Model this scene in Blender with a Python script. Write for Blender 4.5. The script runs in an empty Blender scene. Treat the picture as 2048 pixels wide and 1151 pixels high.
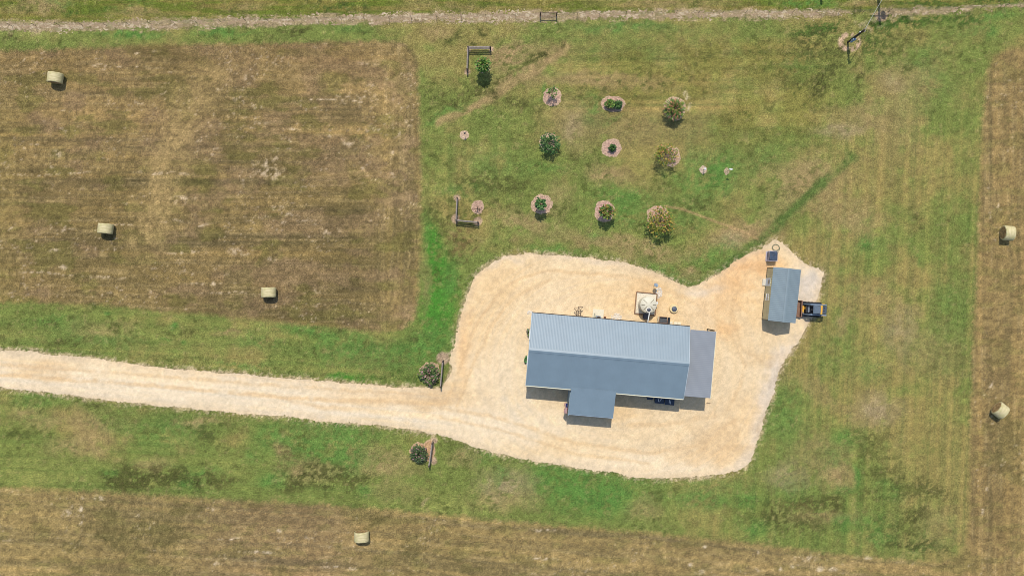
import bpy, math, random
import numpy as np
from mathutils import Vector, Matrix

R = math.radians
random.seed(7)
S = 1/16.0                    # metres per photo pixel on the ground
HC = 1750*S                   # camera height
KL = 1.55                     # light on a level sunlit surface
SC = bpy.context.scene
COL = SC.collection

def W(px, py, z=0.0):
    k = (HC-z)/HC
    return Vector(((px-1024)*S*k, (575.5-py)*S*k, z))

def lin1(c):
    c = c/255.0
    return c/12.92 if c <= 0.04045 else ((c+0.055)/1.055)**2.4

def A(r, g, b, k=KL):
    return (lin1(r)/k, lin1(g)/k, lin1(b)/k)

# ------------------------------------------------------------------ noise
_rng = np.random.RandomState(11)
_tab = _rng.rand(65536).astype(np.float32)
def _h(ix, iy, seed):
    return _tab[((ix*73856093) ^ (iy*19349663) ^ (seed*83492791)) & 65535]
def vnoise(x, y, seed=0):
    ix = np.floor(x).astype(np.int64); iy = np.floor(y).astype(np.int64)
    fx = x-ix; fy = y-iy
    fx = fx*fx*fx*(fx*(fx*6-15)+10); fy = fy*fy*fy*(fy*(fy*6-15)+10)
    a = _h(ix, iy, seed); b = _h(ix+1, iy, seed); c = _h(ix, iy+1, seed); d = _h(ix+1, iy+1, seed)
    return (a*(1-fx)+b*fx)*(1-fy)+(c*(1-fx)+d*fx)*fy
def fbm(x, y, seed=0, octv=4, gain=.55):
    s = 0; a = 1; t = 0
    for o in range(octv):
        s = s+a*vnoise(x*(2**o)+o*17.3, y*(2**o)-o*9.1, seed+o); t += a; a *= gain
    return s/t
def sm(e0, e1, x):
    t = np.clip((x-e0)/(e1-e0), 0, 1); return t*t*(3-2*t)

def poly_sd(x, y, pts):
    """signed distance in px to polygon, positive inside"""
    d = np.full(x.shape, 1e18); ins = np.zeros(x.shape, bool)
    n = len(pts)
    for i in range(n):
        x0, y0 = pts[i]; x1, y1 = pts[(i+1) % n]
        ex, ey = x1-x0, y1-y0
        t = np.clip(((x-x0)*ex+(y-y0)*ey)/(ex*ex+ey*ey+1e-9), 0, 1)
        d = np.minimum(d, (x-x0-t*ex)**2+(y-y0-t*ey)**2)
        if y0 != y1:
            c = ((y0 <= y) & (y < y1)) | ((y1 <= y) & (y < y0))
            ins ^= c & (x < x0+(y-y0)/(y1-y0)*ex)
    d = np.sqrt(d)
    return np.where(ins, d, -d)
def line_d(x, y, pts):
    d = np.full(x.shape, 1e18)
    for (x0, y0), (x1, y1) in zip(pts[:-1], pts[1:]):
        ex, ey = x1-x0, y1-y0
        t = np.clip(((x-x0)*ex+(y-y0)*ey)/(ex*ex+ey*ey+1e-9), 0, 1)
        d = np.minimum(d, (x-x0-t*ex)**2+(y-y0-t*ey)**2)
    return np.sqrt(d)

GRAVEL = [(-3000,560),(-60,695),(0,700),(60,702),(100,708),(200,718),(300,733),(400,742),(500,750),(600,757),(700,766),(780,773),(850,776),(884,777),
 (893,757),(906,738),(899,716),(908,690),(918,650),(931,600),(945,560),(962,541),(985,527),(1010,512),(1035,507),(1075,508),(1120,511),
 (1180,516),(1240,524),(1290,537),(1330,553),(1355,565),(1375,572),(1392,571),(1410,561),(1440,545),(1470,523),(1500,507),(1530,491),
 (1553,479),(1570,491),(1590,511),(1612,528),(1640,538),(1647,546),(1640,580),(1632,605),(1624,632),(1613,652),(1595,686),(1572,715),
 (1556,745),(1548,785),(1530,830),(1518,870),(1507,903),(1501,922),(1478,939),(1440,948),(1390,953),(1340,955),(1300,956),(1268,953),
 (1220,943),(1160,935),(1100,925),(1040,915),(990,905),(950,893),(910,877),(880,868),(840,862),(760,850),(700,846),(640,841),(560,830),
 (480,826),(400,818),(300,808),(200,798),(100,785),(0,774),(-60,768),(-3000,640)]
FIELD1 = [(-3000,110),(-60,101),(0,100),(100,99),(200,94),(300,91),(450,88),(600,85),(760,82),(800,84),(824,96),(835,120),(838,200),(842,300),
 (843,400),(840,500),(838,560),(835,610),(825,640),(805,658),(770,663),(700,658),(600,648),(500,637),(400,627),(300,618),(200,610),
 (100,605),(-60,602),(-3000,520)]
FIELD2 = [(-3000,900),(-60,970),(0,974),(100,977),(200,982),(300,988),(400,995),(500,1000),(600,1006),(680,1010),(800,1020),(900,1030),
 (1000,1040),(1100,1048),(1200,1056),(1300,1063),(1400,1075),(1500,1085),(1600,1097),(1700,1110),(1800,1118),(1880,1123),(1918,1113),
 (1931,1090),(1937,1040),(1939,900),(1941,800),(1945,700),(1950,600),(1955,500),(1958,400),(1962,300),(1968,200),(1975,140),(1992,110),
 (2024,95),(2110,88),(6000,60),(6000,5000),(-3000,5000)]
PATH_MID = [(-3000,120),(-60,53),(0,52),(100,53),(200,51),(300,49),(400,46),(500,43),(600,41),(700,38),(800,36),(900,35),(1000,34),(1100,32),(1200,31),
 (1300,30),(1400,29),(1500,28),(1600,27),(1680,26),(1750,27),(1800,25),(1850,23),(1900,20),(1950,16),(2000,12),(2048,10),(2110,6),(5000,-120)]

# soft patches on the grass: colour key, cx, cy, rx, ry, angle (deg), strength
PC = {'G': (94,131,60), 'g': (108,132,66), 'D': (88,90,47), 'T': (168,140,98), 't': (158,136,92), 'L': (152,150,82), 'B': (124,104,66), 'P': (168,146,112), 'K': (74,100,42), 'V': (78,133,48)}
PATCH = [
 # beyond the path
 ('t',80,16,60,16,0,.8),('K',150,27,40,7,0,.5),('t',275,27,60,8,0,.6),('B',420,12,70,12,0,.4),('T',500,18,40,12,0,.5),('K',680,10,70,8,0,.5),('t',900,12,120,10,0,.5),
 ('t',1330,8,160,14,0,.6),('B',1500,15,40,8,0,.4),('G',1610,8,70,12,0,.7),('t',1735,10,60,8,0,.6),('K',1850,5,70,9,0,.7),('K',1990,0,60,10,0,.7),('G',120,8,30,8,0,.4),('G',240,14,60,6,0,.5),
 # strip under the path
 ('L',60,72,90,10,0,.5),('G',265,68,70,8,0,.8),('G',450,66,60,9,0,.7),('D',590,66,45,8,0,.6),('G',700,58,40,10,0,.5),('D',725,62,26,7,0,.5),('D',16,80,14,4,0,.7),('T',870,65,30,14,0,.6),
 ('D',965,60,18,9,0,.6),('g',1250,55,120,12,0,.7),('G',1240,52,70,6,0,.4),('D',910,78,25,9,-20,.6),('D',945,84,12,5,0,.7),
 # orchard
 ('T',1020,110,60,26,-15,.75),('T',1080,125,60,14,-35,.7),('T',1000,175,55,9,-32,.7),('D',1080,110,45,7,-28,.7),('D',960,180,50,26,0,.65),('D',900,205,40,24,0,.5),('D',1010,190,50,10,-30,.6),('D',1045,215,40,14,15,.6),
 ('G',880,235,30,10,-20,.6),('G',910,222,24,12,0,.5),('T',945,225,50,7,-30,.5),('t',1120,160,120,14,0,.6),('T',1240,165,110,16,0,.5),('t',1150,250,60,60,0,.55),('P',1140,255,22,30,0,.4),('t',1260,255,60,30,0,.5),
 ('G',1188,215,24,34,10,.5),('G',1085,185,8,16,0,.6),('G',1225,245,24,8,-20,.4),('D',1255,283,11,6,0,.8),('D',1147,318,14,8,0,.6),('D',1210,325,12,4,0,.6),('T',1215,350,35,22,0,.7),
 ('D',975,335,20,8,0,.4),('G',1085,340,45,12,0,.5),('g',985,330,60,40,0,.5),('D',960,370,60,22,0,.6),('D',1010,370,60,16,0,.5),('G',930,385,55,14,0,.5),('T',1050,440,60,22,0,.6),('D',920,440,36,18,0,.4),('B',930,485,40,26,30,.5),
 ('D',985,400,30,20,0,.4),('T',1115,395,30,28,0,.4),('G',1245,415,70,45,15,.65),('G',1185,470,20,12,0,.6),('G',1265,395,30,14,0,.6),('T',1200,480,60,10,0,.5),('T',1290,500,90,20,6,.6),('t',1120,470,90,20,0,.4),('G',1100,502,60,9,2,.55),('G',1330,545,40,18,30,.6),
 ('G',1430,350,60,42,-40,.9),('G',1420,335,36,44,0,.5),('G',1380,330,12,60,0,.5),('G',1350,365,30,14,0,.5),('t',1360,275,60,50,0,.3),('g',1530,320,60,30,-45,.5),('G',1370,430,60,36,0,.5),('D',1390,415,50,26,0,.4),
 ('T',1475,470,62,24,-12,.8),('P',1460,478,34,14,0,.4),('G',1430,505,60,26,-20,.55),('t',1380,545,22,14,0,.8),('g',1380,560,40,12,0,.6),
 # diagonal track
 ('T',1620,365,75,45,-20,.5),('T',1600,350,60,30,0,.4),('t',1560,430,60,30,-40,.4),
 # north east
 ('K',1625,70,50,14,0,.65),('D',1635,95,60,22,0,.6),('K',1670,60,30,12,0,.5),('D',1660,150,40,16,-50,.75),('D',1645,180,18,22,20,.7),('D',1720,160,7,28,0,.7),('D',1600,165,46,14,-15,.55),('G',1600,130,60,24,0,.35),('D',1540,215,14,18,0,.4),
 ('K',1790,50,55,16,-10,.75),('K',1745,90,40,24,0,.5),('K',1860,45,110,13,-5,.7),('D',1810,85,70,20,0,.4),('G',1960,60,50,12,-10,.5),('G',1990,30,60,10,-12,.6),('G',1980,62,20,12,0,.5),('t',1830,150,50,30,0,.5),('P',1780,165,26,16,0,.4),('G',1860,110,44,16,-20,.35),
 ('t',1700,240,60,30,0,.5),('P',1680,260,50,14,0,.45),('t',1790,230,60,80,0,.4),('g',1870,160,50,60,0,.4),('B',1880,120,30,20,0,.3),
 # east lawn
 ('g',1740,490,40,20,0,.6),('G',1730,485,16,14,0,.7),('T',1700,430,70,34,20,.5),('t',1640,560,40,60,0,.25),('g',1900,620,40,60,0,.4),('G',1835,510,10,10,0,.6),('G',1748,584,8,6,0,.7),('T',1690,650,14,30,0,.6),('P',1800,660,40,50,0,.45),('T',1740,590,50,30,0,.35),
 ('g',1740,740,30,30,0,.5),('t',1870,700,60,50,0,.4),('D',1840,450,8,18,-20,.5),('D',1825,430,16,8,0,.5),('g',1680,700,50,60,0,.25),('T',1560,745,14,30,0,.2),('P',1750,820,40,30,0,.6),('G',1580,810,34,50,0,.45),('T',1640,790,60,14,30,.4),
 ('g',1560,850,40,60,0,.5),('T',1640,905,60,34,0,.45),('P',1580,955,46,24,0,.6),('G',1695,875,30,22,0,.6),('D',1745,870,34,18,0,.42),('D',1740,895,24,22,0,.35),('D',1790,910,18,8,0,.7),('G',1665,920,16,22,0,.6),('T',1680,950,40,26,0,.6),
 ('D',1760,945,46,20,0,.5),('D',1795,960,20,10,0,.7),('G',1718,950,10,26,0,.8),('G',1775,982,34,16,10,.7),('G',1690,980,30,12,0,.6),('D',1830,985,56,22,0,.5),('D',1870,985,22,18,0,.6),('D',1660,1000,34,18,0,.7),('D',1590,1015,70,26,0,.6),('B',1600,1000,40,16,0,.4),
 ('G',1590,980,40,20,0,.45),('G',1500,1000,30,20,0,.7),('D',1750,990,40,16,0,.5),('T',1650,1030,70,16,0,.55),('D',1840,1030,40,14,0,.7),('D',1800,1060,70,28,0,.5),('D',1560,1040,90,22,0,.5),('G',1750,1050,40,24,0,.6),('G',1690,1045,20,24,0,.7),('G',1760,1080,30,16,0,.6),
 ('D',1870,1090,30,14,0,.75),('G',1850,1085,40,16,0,.5),('D',1810,1085,50,8,0,.7),('T',1880,1050,40,40,0,.3),('G',1510,1060,34,22,0,.8),('D',1580,1055,80,16,0,.4),
 # south of the yard
 ('G',1160,975,100,55,6,.95),('G',1220,1000,60,38,0,.9),('G',1090,950,30,30,0,.7),('G',1300,1000,40,50,0,.3),('G',1390,1005,50,22,0,.7),('G',1440,1005,50,20,0,.5),('L',1370,1040,110,22,4,.5),('G',1300,955,60,9,0,.4),('g',1430,970,80,20,0,.5),
 ('t',1290,1020,30,24,0,.5),('P',1010,970,50,30,0,.6),('T',1000,1000,60,20,0,.5),('L',940,1010,90,22,0,.4),('G',960,910,40,22,0,.6),('G',1000,950,12,16,0,.8),('T',930,920,30,20,0,.5),('D',900,900,36,14,0,.4),
 ('T',760,925,70,28,0,.55),('G',690,925,30,26,0,.7),('D',740,960,20,8,0,.6),('G',730,985,20,12,0,.6),('D',700,960,50,26,0,.5),('G',705,870,70,14,5,.6),('P',855,998,10,6,-40,.9),('L',870,1000,60,20,0,.4),('t',790,985,50,24,0,.4),
 # south west lawn
 ('T',50,825,30,12,0,.5),('T',185,850,50,26,0,.6),('T',95,845,40,12,0,.45),('T',160,890,60,18,0,.55),('D',40,865,36,10,0,.45),('G',70,800,60,14,5,.45),('D',165,805,40,6,5,.6),('L',60,950,120,16,0,.6),('L',120,920,140,14,0,.35),
 ('T',395,843,46,10,0,.75),('D',415,865,24,14,0,.6),('G',330,860,90,30,0,.45),('D',265,950,48,26,0,1.05),('D',330,958,60,20,0,1.05),('G',225,945,18,12,0,.6),('D',360,948,24,10,0,.6),('G',410,950,40,14,0,.65),('G',375,972,24,9,0,.85),('D',425,966,36,12,0,1.),('D',235,965,30,16,0,.9),
 ('T',300,925,40,16,0,.4),('G',560,875,60,34,0,.65),('D',570,890,30,8,0,.6),('T',570,895,18,16,0,.7),('G',650,900,70,44,0,.7),('T',610,940,46,22,0,.65),('D',600,955,60,24,0,.6),('G',540,955,30,18,0,.7),('D',580,974,20,12,0,.85),('D',650,950,60,30,0,.55),('G',500,910,20,16,0,.6),('B',580,900,30,10,0,.5),
 ('L',470,940,50,40,0,.35),('G',560,820,80,8,5,.5),('G',655,845,60,14,5,.6),
 # verge above the drive
 ('G',115,645,50,16,0,.55),('D',100,655,30,8,0,.5),('L',40,670,50,16,0,.5),('g',200,680,120,16,6,.5),('D',150,642,7,6,0,.8),('G',225,625,10,9,0,.8),('D',120,690,24,10,-20,.6),('D',340,655,18,8,20,.6),('T',215,660,60,14,0,.4),('G',350,642,8,6,0,.8),
 ('D',370,660,18,6,0,.6),('G',365,677,8,6,0,.7),('D',385,665,7,5,0,.5),('G',330,675,14,5,0,.5),('T',460,665,30,6,0,.5),('G',520,680,60,16,0,.5),('G',480,730,60,6,5,.6),('G',640,675,50,16,20,.7),('G',690,700,60,30,0,.5),('V',700,755,50,9,3,.9),('G',590,655,60,10,6,.5),
 ('D',400,720,30,6,0,.4),('L',440,700,120,16,5,.35),('D',680,665,16,10,0,.6),
 # bright wedge between the field and the yard
 ('V',872,500,20,60,-14,1.),('V',880,570,36,60,0,1.),('V',870,630,32,50,10,.95),('G',850,690,60,40,-30,.85),('G',790,715,80,26,0,.7),('G',850,450,14,40,0,.6),('G',905,560,22,40,20,.8),('G',720,690,40,24,0,.5),('D',870,425,40,26,0,.35),('K',905,510,14,34,-25,.5),
 ('B',915,500,16,36,-20,.5),('D',880,455,18,30,-20,.4),('t',850,560,8,60,0,.5),('B',770,720,60,12,0,.3),('D',835,672,24,14,0,.4),('K',800,755,70,8,2,.5),
]
PALE = [(205,135,20,4),(190,132,6,5),(262,135,60,2),(290,206,20,6),(285,198,8,6),(540,345,34,12),(535,330,18,10),(550,320,14,5),(700,192,60,3),(650,200,60,2),(730,190,22,3),(720,200,40,2),
 (500,160,10,12),(370,395,24,4),(360,405,14,5),(110,500,10,4),(125,530,8,5),(375,505,40,3),(540,520,10,5),(480,505,26,8),(420,567,50,3),(460,585,60,2),(620,580,30,3),(640,610,14,8),(560,630,8,5),(110,310,12,8),
 (330,345,60,3),(150,345,30,2),(70,350,60,2),(745,255,6,6),(790,250,8,6),(700,285,12,8),(560,415,16,4),(580,430,8,4),(660,460,18,8),(130,460,20,3),(230,450,40,2),(100,547,70,2),(200,552,60,2),(350,440,26,2),(400,450,30,2),
 (215,205,7,5),(320,100,4,3),(208,104,5,3),(272,105,4,3),(306,106,5,3),(632,96,6,4),(640,88,16,2),(735,130,20,3),(820,240,8,10),(440,175,7,6),(590,260,10,4),(520,245,18,3),(85,245,5,4),(15,330,6,5)]
PALE2 = [(520,1102,46,3),(680,1135,40,3),(560,1060,5,3),(455,1075,24,2),(430,1120,5,9),(1090,1060,30,3),(1085,1115,26,3),(1410,1095,6,4),(1510,1105,6,4),(1515,1138,8,4),(1400,1143,8,5),(1560,1135,8,5),(1585,1135,5,4),(1640,1138,8,4),(1667,1138,9,5),
 (1380,1128,5,4),(1960,1020,5,8),(1983,768,4,6),(165,1020,3,40),(140,1025,12,7),(200,995,12,4),(605,1022,3,2),(1615,1120,20,6),(1725,1110,16,4)]

def gcolor(px, py):
    """albedo of the ground at photo-pixel positions"""
    n0 = fbm(px/220., py/220., 1, 4); n1 = fbm(px/70., py/60., 5, 4); n2 = fbm(px/22., py/20., 9, 4); n3 = fbm(px/7., py/6., 21, 3)
    wx = px+(n1-.5)*26+(n2-.5)*22; wy = py+(fbm(px/70., py/60., 31, 3)-.5)*24+(fbm(px/22., py/20., 35, 3)-.5)*20
    def C(c): return np.array(c, np.float32)
    # lawn
    gb = .055*sm(1150, 850, px)*sm(560, 640, py)+.03*sm(1250, 1050, px)+.10*sm(1450, 1300, px)*sm(880, 930, py)
    t = sm(.38, .62, n0*.5+n1*.3+n2*.2+gb)[..., None]
    rgb = C((151,138,80))*(1-t)+C((121,131,66))*t
    # mowing lines
    wE = sm(1520, 1700, px+(py-300)*.25)*sm(150, 260, py)
    wN = sm(1020, 1180, px)*sm(1720, 1600, px)*sm(70, 95, py)*sm(330, 230, py)
    wV = sm(1080, 1000, px)*sm(840, 870, px)*sm(230, 300, py)*sm(520, 450, py)
    wH = np.clip(sm(760, 820, py)*sm(900, 700, px)+sm(600, 660, py)*sm(830, 780, px), 0, 1)
    tilt = px+(py-300)*.045+(n1-.5)*6
    sE = .55*(vnoise(tilt/7., py/500., 41)-.5)+.12*np.sin(tilt*2*np.pi/27.)+.6*(vnoise(tilt/3.2, py/260., 42)-.5)
    yy = py+(px-1300)*.012+(n1-.5)*4
    sN = .9*(vnoise(px/420., yy/7., 43)-.5)+.6*(vnoise(px/600., yy/18., 44)-.5)+.4*(vnoise(px/200., yy/3., 45)-.5)
    sV = .7*(vnoise(px/9., py/400., 46)-.5)
    sH = .9*(vnoise(px/300., (py-px*.05)/5., 47)-.5)+.5*(vnoise(px/300., (py-px*.06)/14., 48)-.5)
    st = (wE*sE+wN*sN*1.8+wV*sV+wH*sH*.8)[..., None]
    rgb = rgb*(1+.14*st)+st*C((14,2,4))
    rgb = rgb+(wN*.55*sm(.35,.6,n1))[...,None]*(C((132,118,62))-rgb)
    # beyond the path: greener
    top = sm(2, -14, py-np.interp(px, [p[0] for p in PATH_MID], [p[1] for p in PATH_MID]))[..., None]
    tt = sm(.35, .65, fbm(px/90., py/9., 61, 3))[..., None]
    rgb = rgb*(1-top)+top*(C((104,114,46))*tt+(1-tt)*C((134,124,64)))
    nf = fbm(px/8., py/7., 51, 3, .7)
    # patches
    tuft = np.zeros(px.shape, np.float32)
    for k, cx, cy, rx, ry, an, s in PATCH:
        R0 = max(rx, ry)*1.9+40
        m = (np.abs(px-cx) < R0) & (np.abs(py-cy) < R0)
        if not m.any(): continue
        ca, sa = math.cos(R(an)), math.sin(R(an))
        dx = wx[m]-cx; dy = wy[m]-cy
        q = np.sqrt(((dx*ca+dy*sa)/rx)**2+((-dx*sa+dy*ca)/ry)**2)
        q = q+(n2[m]-.5)*1.5+(nf[m]-.5)*1.
        w = sm(1.6, .4, q)*s
        if k in 'DKB':
            w = w*sm(.52-.15*s, .60-.12*s, nf[m]*.74+n2[m]*.26)*1.3
            tuft[m] = np.maximum(tuft[m], np.clip(w, 0, 1)*(k != 'B'))
        elif k in 'GgLV':
            w = w*(.22+.95*sm(.36, .58, nf[m]*.5+n2[m]*.5))
        else: w = w*(.6+.75*sm(.35, .6, nf[m]*.4+n2[m]*.6))
        w = np.clip(w, 0, .92 if k not in 'DK' else .8)[..., None]
        rgb[m] = rgb[m]*(1-w)+w*C(PC[k])
    # scattered dark clumps and dry spots all over the grass
    c1 = sm(.63, .72, fbm(px/10., py/8., 71, 3))*sm(.42, .62, n1)
    tuft = np.maximum(tuft, c1*.6)
    rgb = rgb+(c1*(.6-.35*wE))[..., None]*(C((88,96,46))-rgb)
    c2 = sm(.68, .8, fbm(px/9., py/8., 75, 3))
    rgb = rgb+(c2*.45)[..., None]*(C((164,148,96))-rgb)
    # tracks: dark-green diagonal and the tan trench line
    d = line_d(wx*.4+px*.6, wy*.4+py*.6, [(1702,312),(1640,372),(1580,428),(1520,478),(1440,540)])
    w = sm(14, 2, d+(n2-.5)*10+(nf-.5)*6)*.8*(.45+.55*sm(.35,.55,nf*.5+n1*.5)); rgb = rgb+w[..., None]*(C((86,112,52))-rgb)
    d = line_d(px, py, [(1330,412),(1365,418),(1440,446),(1480,460),(1516,478)])
    w = sm(3.6, .8, d)*.8; rgb = rgb+w[..., None]*(C((182,150,104))-rgb)
    d = line_d(wx*.5+px*.5, wy*.5+py*.5, [(880,245),(940,222),(1000,188),(1060,150),(1130,95)])
    w = sm(12, 2, d)*.85*sm(.2,.55,n2); rgb = rgb+w[..., None]*(C((170,144,98))-rgb)
    d = line_d(wx*.5+px*.5, wy*.5+py*.5, [(860,238),(930,205),(990,170),(1050,130),(1110,92)]); w = sm(10, 2, d)*.6*sm(.42,.56,nf*.7+n2*.3); rgb = rgb+w[..., None]*(C((92,92,48))-rgb)
    # soil by poles, posts and edge of the gravel
    for cx, cy, r in ((936,100,5),(984,99,5.5),(934,143,6.5),(915,398,7),(912,440,9),(957,444,9),(887,715,13),(867,881,8),(866,922,8),(1763,33,12)):
        q = np.hypot(wx*.25+px*.75-cx, wy*.25+py*.75-cy)/r+(n3-.5)*.5
        w = sm(1.15, .75, q)*.9; rgb = rgb+w[..., None]*(C((196,164,136))*(.8+.4*n3[..., None])-rgb)
    q = np.hypot((px-1699), (py-84)*1.15)
    w = (sm(25, 21, q)*sm(9, 15, q)*sm(.42, .56, fbm(px/6., py/6., 81, 3)+.05)); rgb = rgb+w[..., None]*(C((205,172,138))-rgb)
    w = sm(14, 5, line_d(wx, wy, [(1722,52),(1740,62),(1775,44),(1800,30)]))*.5*sm(.45,.55,n3); rgb = rgb+w[..., None]*(C((192,166,134))-rgb)
    w = sm(9, 2, line_d(wx*.6+px*.4, wy*.6+py*.4, [(1372,190),(1380,205),(1372,222)]))*sm(.4,.6,n3)*.8; rgb = rgb+w[..., None]*(C((205,185,150))-rgb)
    gs = poly_sd(px, py, GRAVEL)
    e = gs+(n2-.5)*16+(n3-.5)*9
    w = sm(-7, 0, e)*.8*sm(.3,.6,n2*.5+nf*.5+.12*sm(-3,2,e)); rgb = rgb+w[..., None]*(C((176,154,118))*(.85+.3*n3[..., None])-rgb)
    hw = np.interp(px, [-60, 300, 900, 1300, 1600, 1690, 1715, 1735, 1760, 1830, 1960, 2100], [11, 9.5, 10, 7.5, 8, 4, -5, -4, 6, 7, 3, 1])
    pd = hw-np.abs(py-np.interp(px, [p[0] for p in PATH_MID], [p[1] for p in PATH_MID]))
    w = sm(-4, 5, pd+(fbm(px/22., py/6., 55, 4)-.5)*24+(nf-.5)*12)*.85; rgb = rgb+w[..., None]*(C((174,150,116))*(.86+.28*nf[..., None])-rgb)
    w = sm(-16, -1, gs)*sm(.60, .68, fbm(px/3.5, py/3.5, 57, 2))*.75; rgb = rgb+w[..., None]*(C((214,190,152))-rgb)
    # fields
    f1 = poly_sd(px, py, FIELD1)+(n3-.5)*7+(n2-.5)*6
    f2 = poly_sd(px, py, FIELD2)+(n3-.5)*7+(n2-.5)*6
    m1 = sm(-6, 6, f1+(nf-.5)*10); m2 = sm(-7, 7, f2+(nf-.5)*12)
    vside = sm(700, 790, px)
    a1 = (vnoise(px/260., (py+(n1-.5)*8)/5., 101)-.5)*.8+(vnoise(px/400., (py+(n1-.5)*10)/14., 102)-.5)*1.+(vnoise(px/90., py/3., 103)-.5)*.5
    av = (vnoise((px+(n1-.5)*10)/8., py/250., 104)-.5)*.8+(vnoise(px/20., py/300., 105)-.5)*.8
    an = a1*(1-vside)+av*vside
    t = np.clip(.5+(n0-.5)*1.6+(n1-.5)*.7, 0, 1)[..., None]
    F = C((124,107,68))*(1-t)+C((152,127,84))*t
    sd1 = np.clip(f1, 0, 400); rt = sm(130, 60, sd1)
    ar = (vnoise((sd1+(n1-.5)*9)/6., (px+py)/260., 107)-.5)*.9+(vnoise(sd1/17., (px+py)/400., 108)-.5)*.9
    an = an*(1-rt*.75)+ar*rt*.75
    F = F*(1+.18*an[..., None])+an[..., None]*C((10,5,0))
    straw = sm(.70, .84, vnoise((px+(n2-.5)*30)/95., py/1.7, 117))*(1-vside)+sm(.70, .84, vnoise(px/1.9, (py+(n2-.5)*30)/80., 118))*vside
    straw = np.maximum(straw, rt*sm(.68, .84, vnoise((sd1+(n1-.5)*6)/2.3, (px+py)/110., 119)))
    F = F+(straw*.34)[..., None]*(C((186,160,116))-F)
    gp = sm(.52, .66, fbm(px/60., py/26., 111, 4)); F = F+(gp*.5)[..., None]*(C((112,107,56))-F)
    pp = sm(.55, .7, fbm(px/80., py/50., 115, 4)); F = F+(pp*.45)[..., None]*(C((150,122,94))-F)
    d = line_d(wx, wy, [(500,80),(430,150),(375,230),(335,320),(318,400),(290,480)]); w = sm(64, 8, d)*.8*(.5+.5*sm(.35,.6,n2)); F = F+w[..., None]*(C((174,147,99))-F)
    d = line_d(wx, wy, [(0,325),(250,325),(420,322)]); w = sm(10, 2, d)*.25; F = F+w[..., None]*(C((170,142,94))-F)
    for yv in (212, 128, 300, 545): 
        d = np.abs(wy*.3+py*.7-yv-(px-300)*.01); w = sm(6, 1, d)*.2*sm(.45, .6, vnoise(px/90., py/40., 200+yv)); F = F+w[..., None]*(C((172,146,100))-F)
    w = sm(60, 10, px)*sm(150, 250, py)*.35; F = F+w[..., None]*(C((160,138,82))-F)
    w = sm(190, 100, py)*.22*(1-vside); F = F+w[..., None]*(C((118,94,62))-F)
    ps = sm(.7, .78, fbm(px/6., py/4.5, 121, 3))*sm(.5, .62, n1)*.6
    for cx, cy, rx, ry in PALE:
        m = (np.abs(px-cx) < rx*2+14) & (np.abs(py-cy) < ry*2+14)
        q = np.hypot((wx[m]*.4+px[m]*.6-cx)/rx, (wy[m]*.4+py[m]*.6-cy)/ry)
        ps[m] = np.maximum(ps[m], sm(1.5, .3, q)*sm(.46, .6, n3[m])*.75)
    F = F+ps[..., None]*(C((206,182,152))-F)
    dk = sm(.56, .66, fbm(px/6., py/5., 161, 2, .7)); F = F+(dk*.26)[..., None]*(C((102,88,56))-F)
    F = F*(1+.10*vside[..., None])*C((.985,.987,.965)); rgb = rgb*(1-m1[..., None])+m1[..., None]*F
    # second field: tan, lines follow the edge in the south, vertical in the east
    ve = sm(1900, 1950, px)
    ln = py-np.interp(px, [p[0] for p in FIELD2[1:22]], [p[1] for p in FIELD2[1:22]])
    b1 = (vnoise(px/300., (ln+(n1-.5)*10)/6., 131)-.5)+(vnoise(px/300., ln/15., 132)-.5)*.8
    bv = (vnoise((px+(n1-.5)*8)/7., py/250., 133)-.5)*.9+(vnoise(px/18., py/300., 134)-.5)*.7
    bn = b1*(1-ve)+bv*ve
    t = np.clip(.55+(n0-.5)*1.1+(n1-.5)*.7, 0, 1)[..., None]
    F = C((136,116,72))*(1-t)+C((160,135,86))*t
    w = ve*.55; F = F+w[..., None]*(C((142,116,72))-F)
    w = sm(330, 520, px)*sm(760, 640, px)*.5; F = F+w[..., None]*(C((140,114,80))-F)
    w = sm(260, 60, px)*.4; F = F+w[..., None]*(C((166,140,84))-F)
    F = F*(1+.15*bn[..., None])+bn[..., None]*C((9,4,0))
    straw = sm(.72, .86, vnoise((px+(n2-.5)*30)/95., ln/1.8, 137))*(1-ve)+sm(.72, .86, vnoise(px/1.9, (py+(n2-.5)*30)/80., 138))*ve
    F = F+(straw*.26)[..., None]*(C((188,164,118))-F)
    gp = sm(.53, .66, fbm(px/40., py/16., 141, 4)); F = F+(gp*.32)[..., None]*(C((116,110,58))-F)
    for cx, cy, rx, ry in ((215,1055,40,36),(250,1085,40,24),(380,1020,40,10),(830,1100,26,30),(735,1040,40,14),(330,1070,40,30),(2020,900,40,60),(150,1100,20,12)):
        q = np.hypot((wx-cx)/rx, (wy-cy)/ry)+(n3-.5); w = sm(1.3, .4, q)*.5; F = F+w[..., None]*(C((108,98,56))-F)
    ps = sm(.72, .8, fbm(px/6., py/5., 151, 3))*sm(.5, .62, n1)*.5
    for cx, cy, rx, ry in PALE2:
        m = (np.abs(px-cx) < rx*2+14) & (np.abs(py-cy) < ry*2+14)
        q = np.hypot((wx[m]*.4+px[m]*.6-cx)/rx, (wy[m]*.4+py[m]*.6-cy)/ry)
        ps[m] = np.maximum(ps[m], sm(1.5, .3, q)*sm(.4, .56, n3[m])*.8)
    F = F+ps[..., None]*(C((206,184,152))-F)
    dk = sm(.58, .68, fbm(px/6., py/5., 165, 2, .7)); F = F+(dk*.22)[..., None]*(C((108,92,58))-F)
    F = F*(1+.05*ve[..., None])*C((1.01,1.025,1.05)); rgb = rgb*(1-m2[..., None])+m2[..., None]*F
    edge = sm(7, 2, np.abs(f1-2))+sm(7, 2, np.abs(f2-2))     # uncut lighter line round the fields
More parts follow.
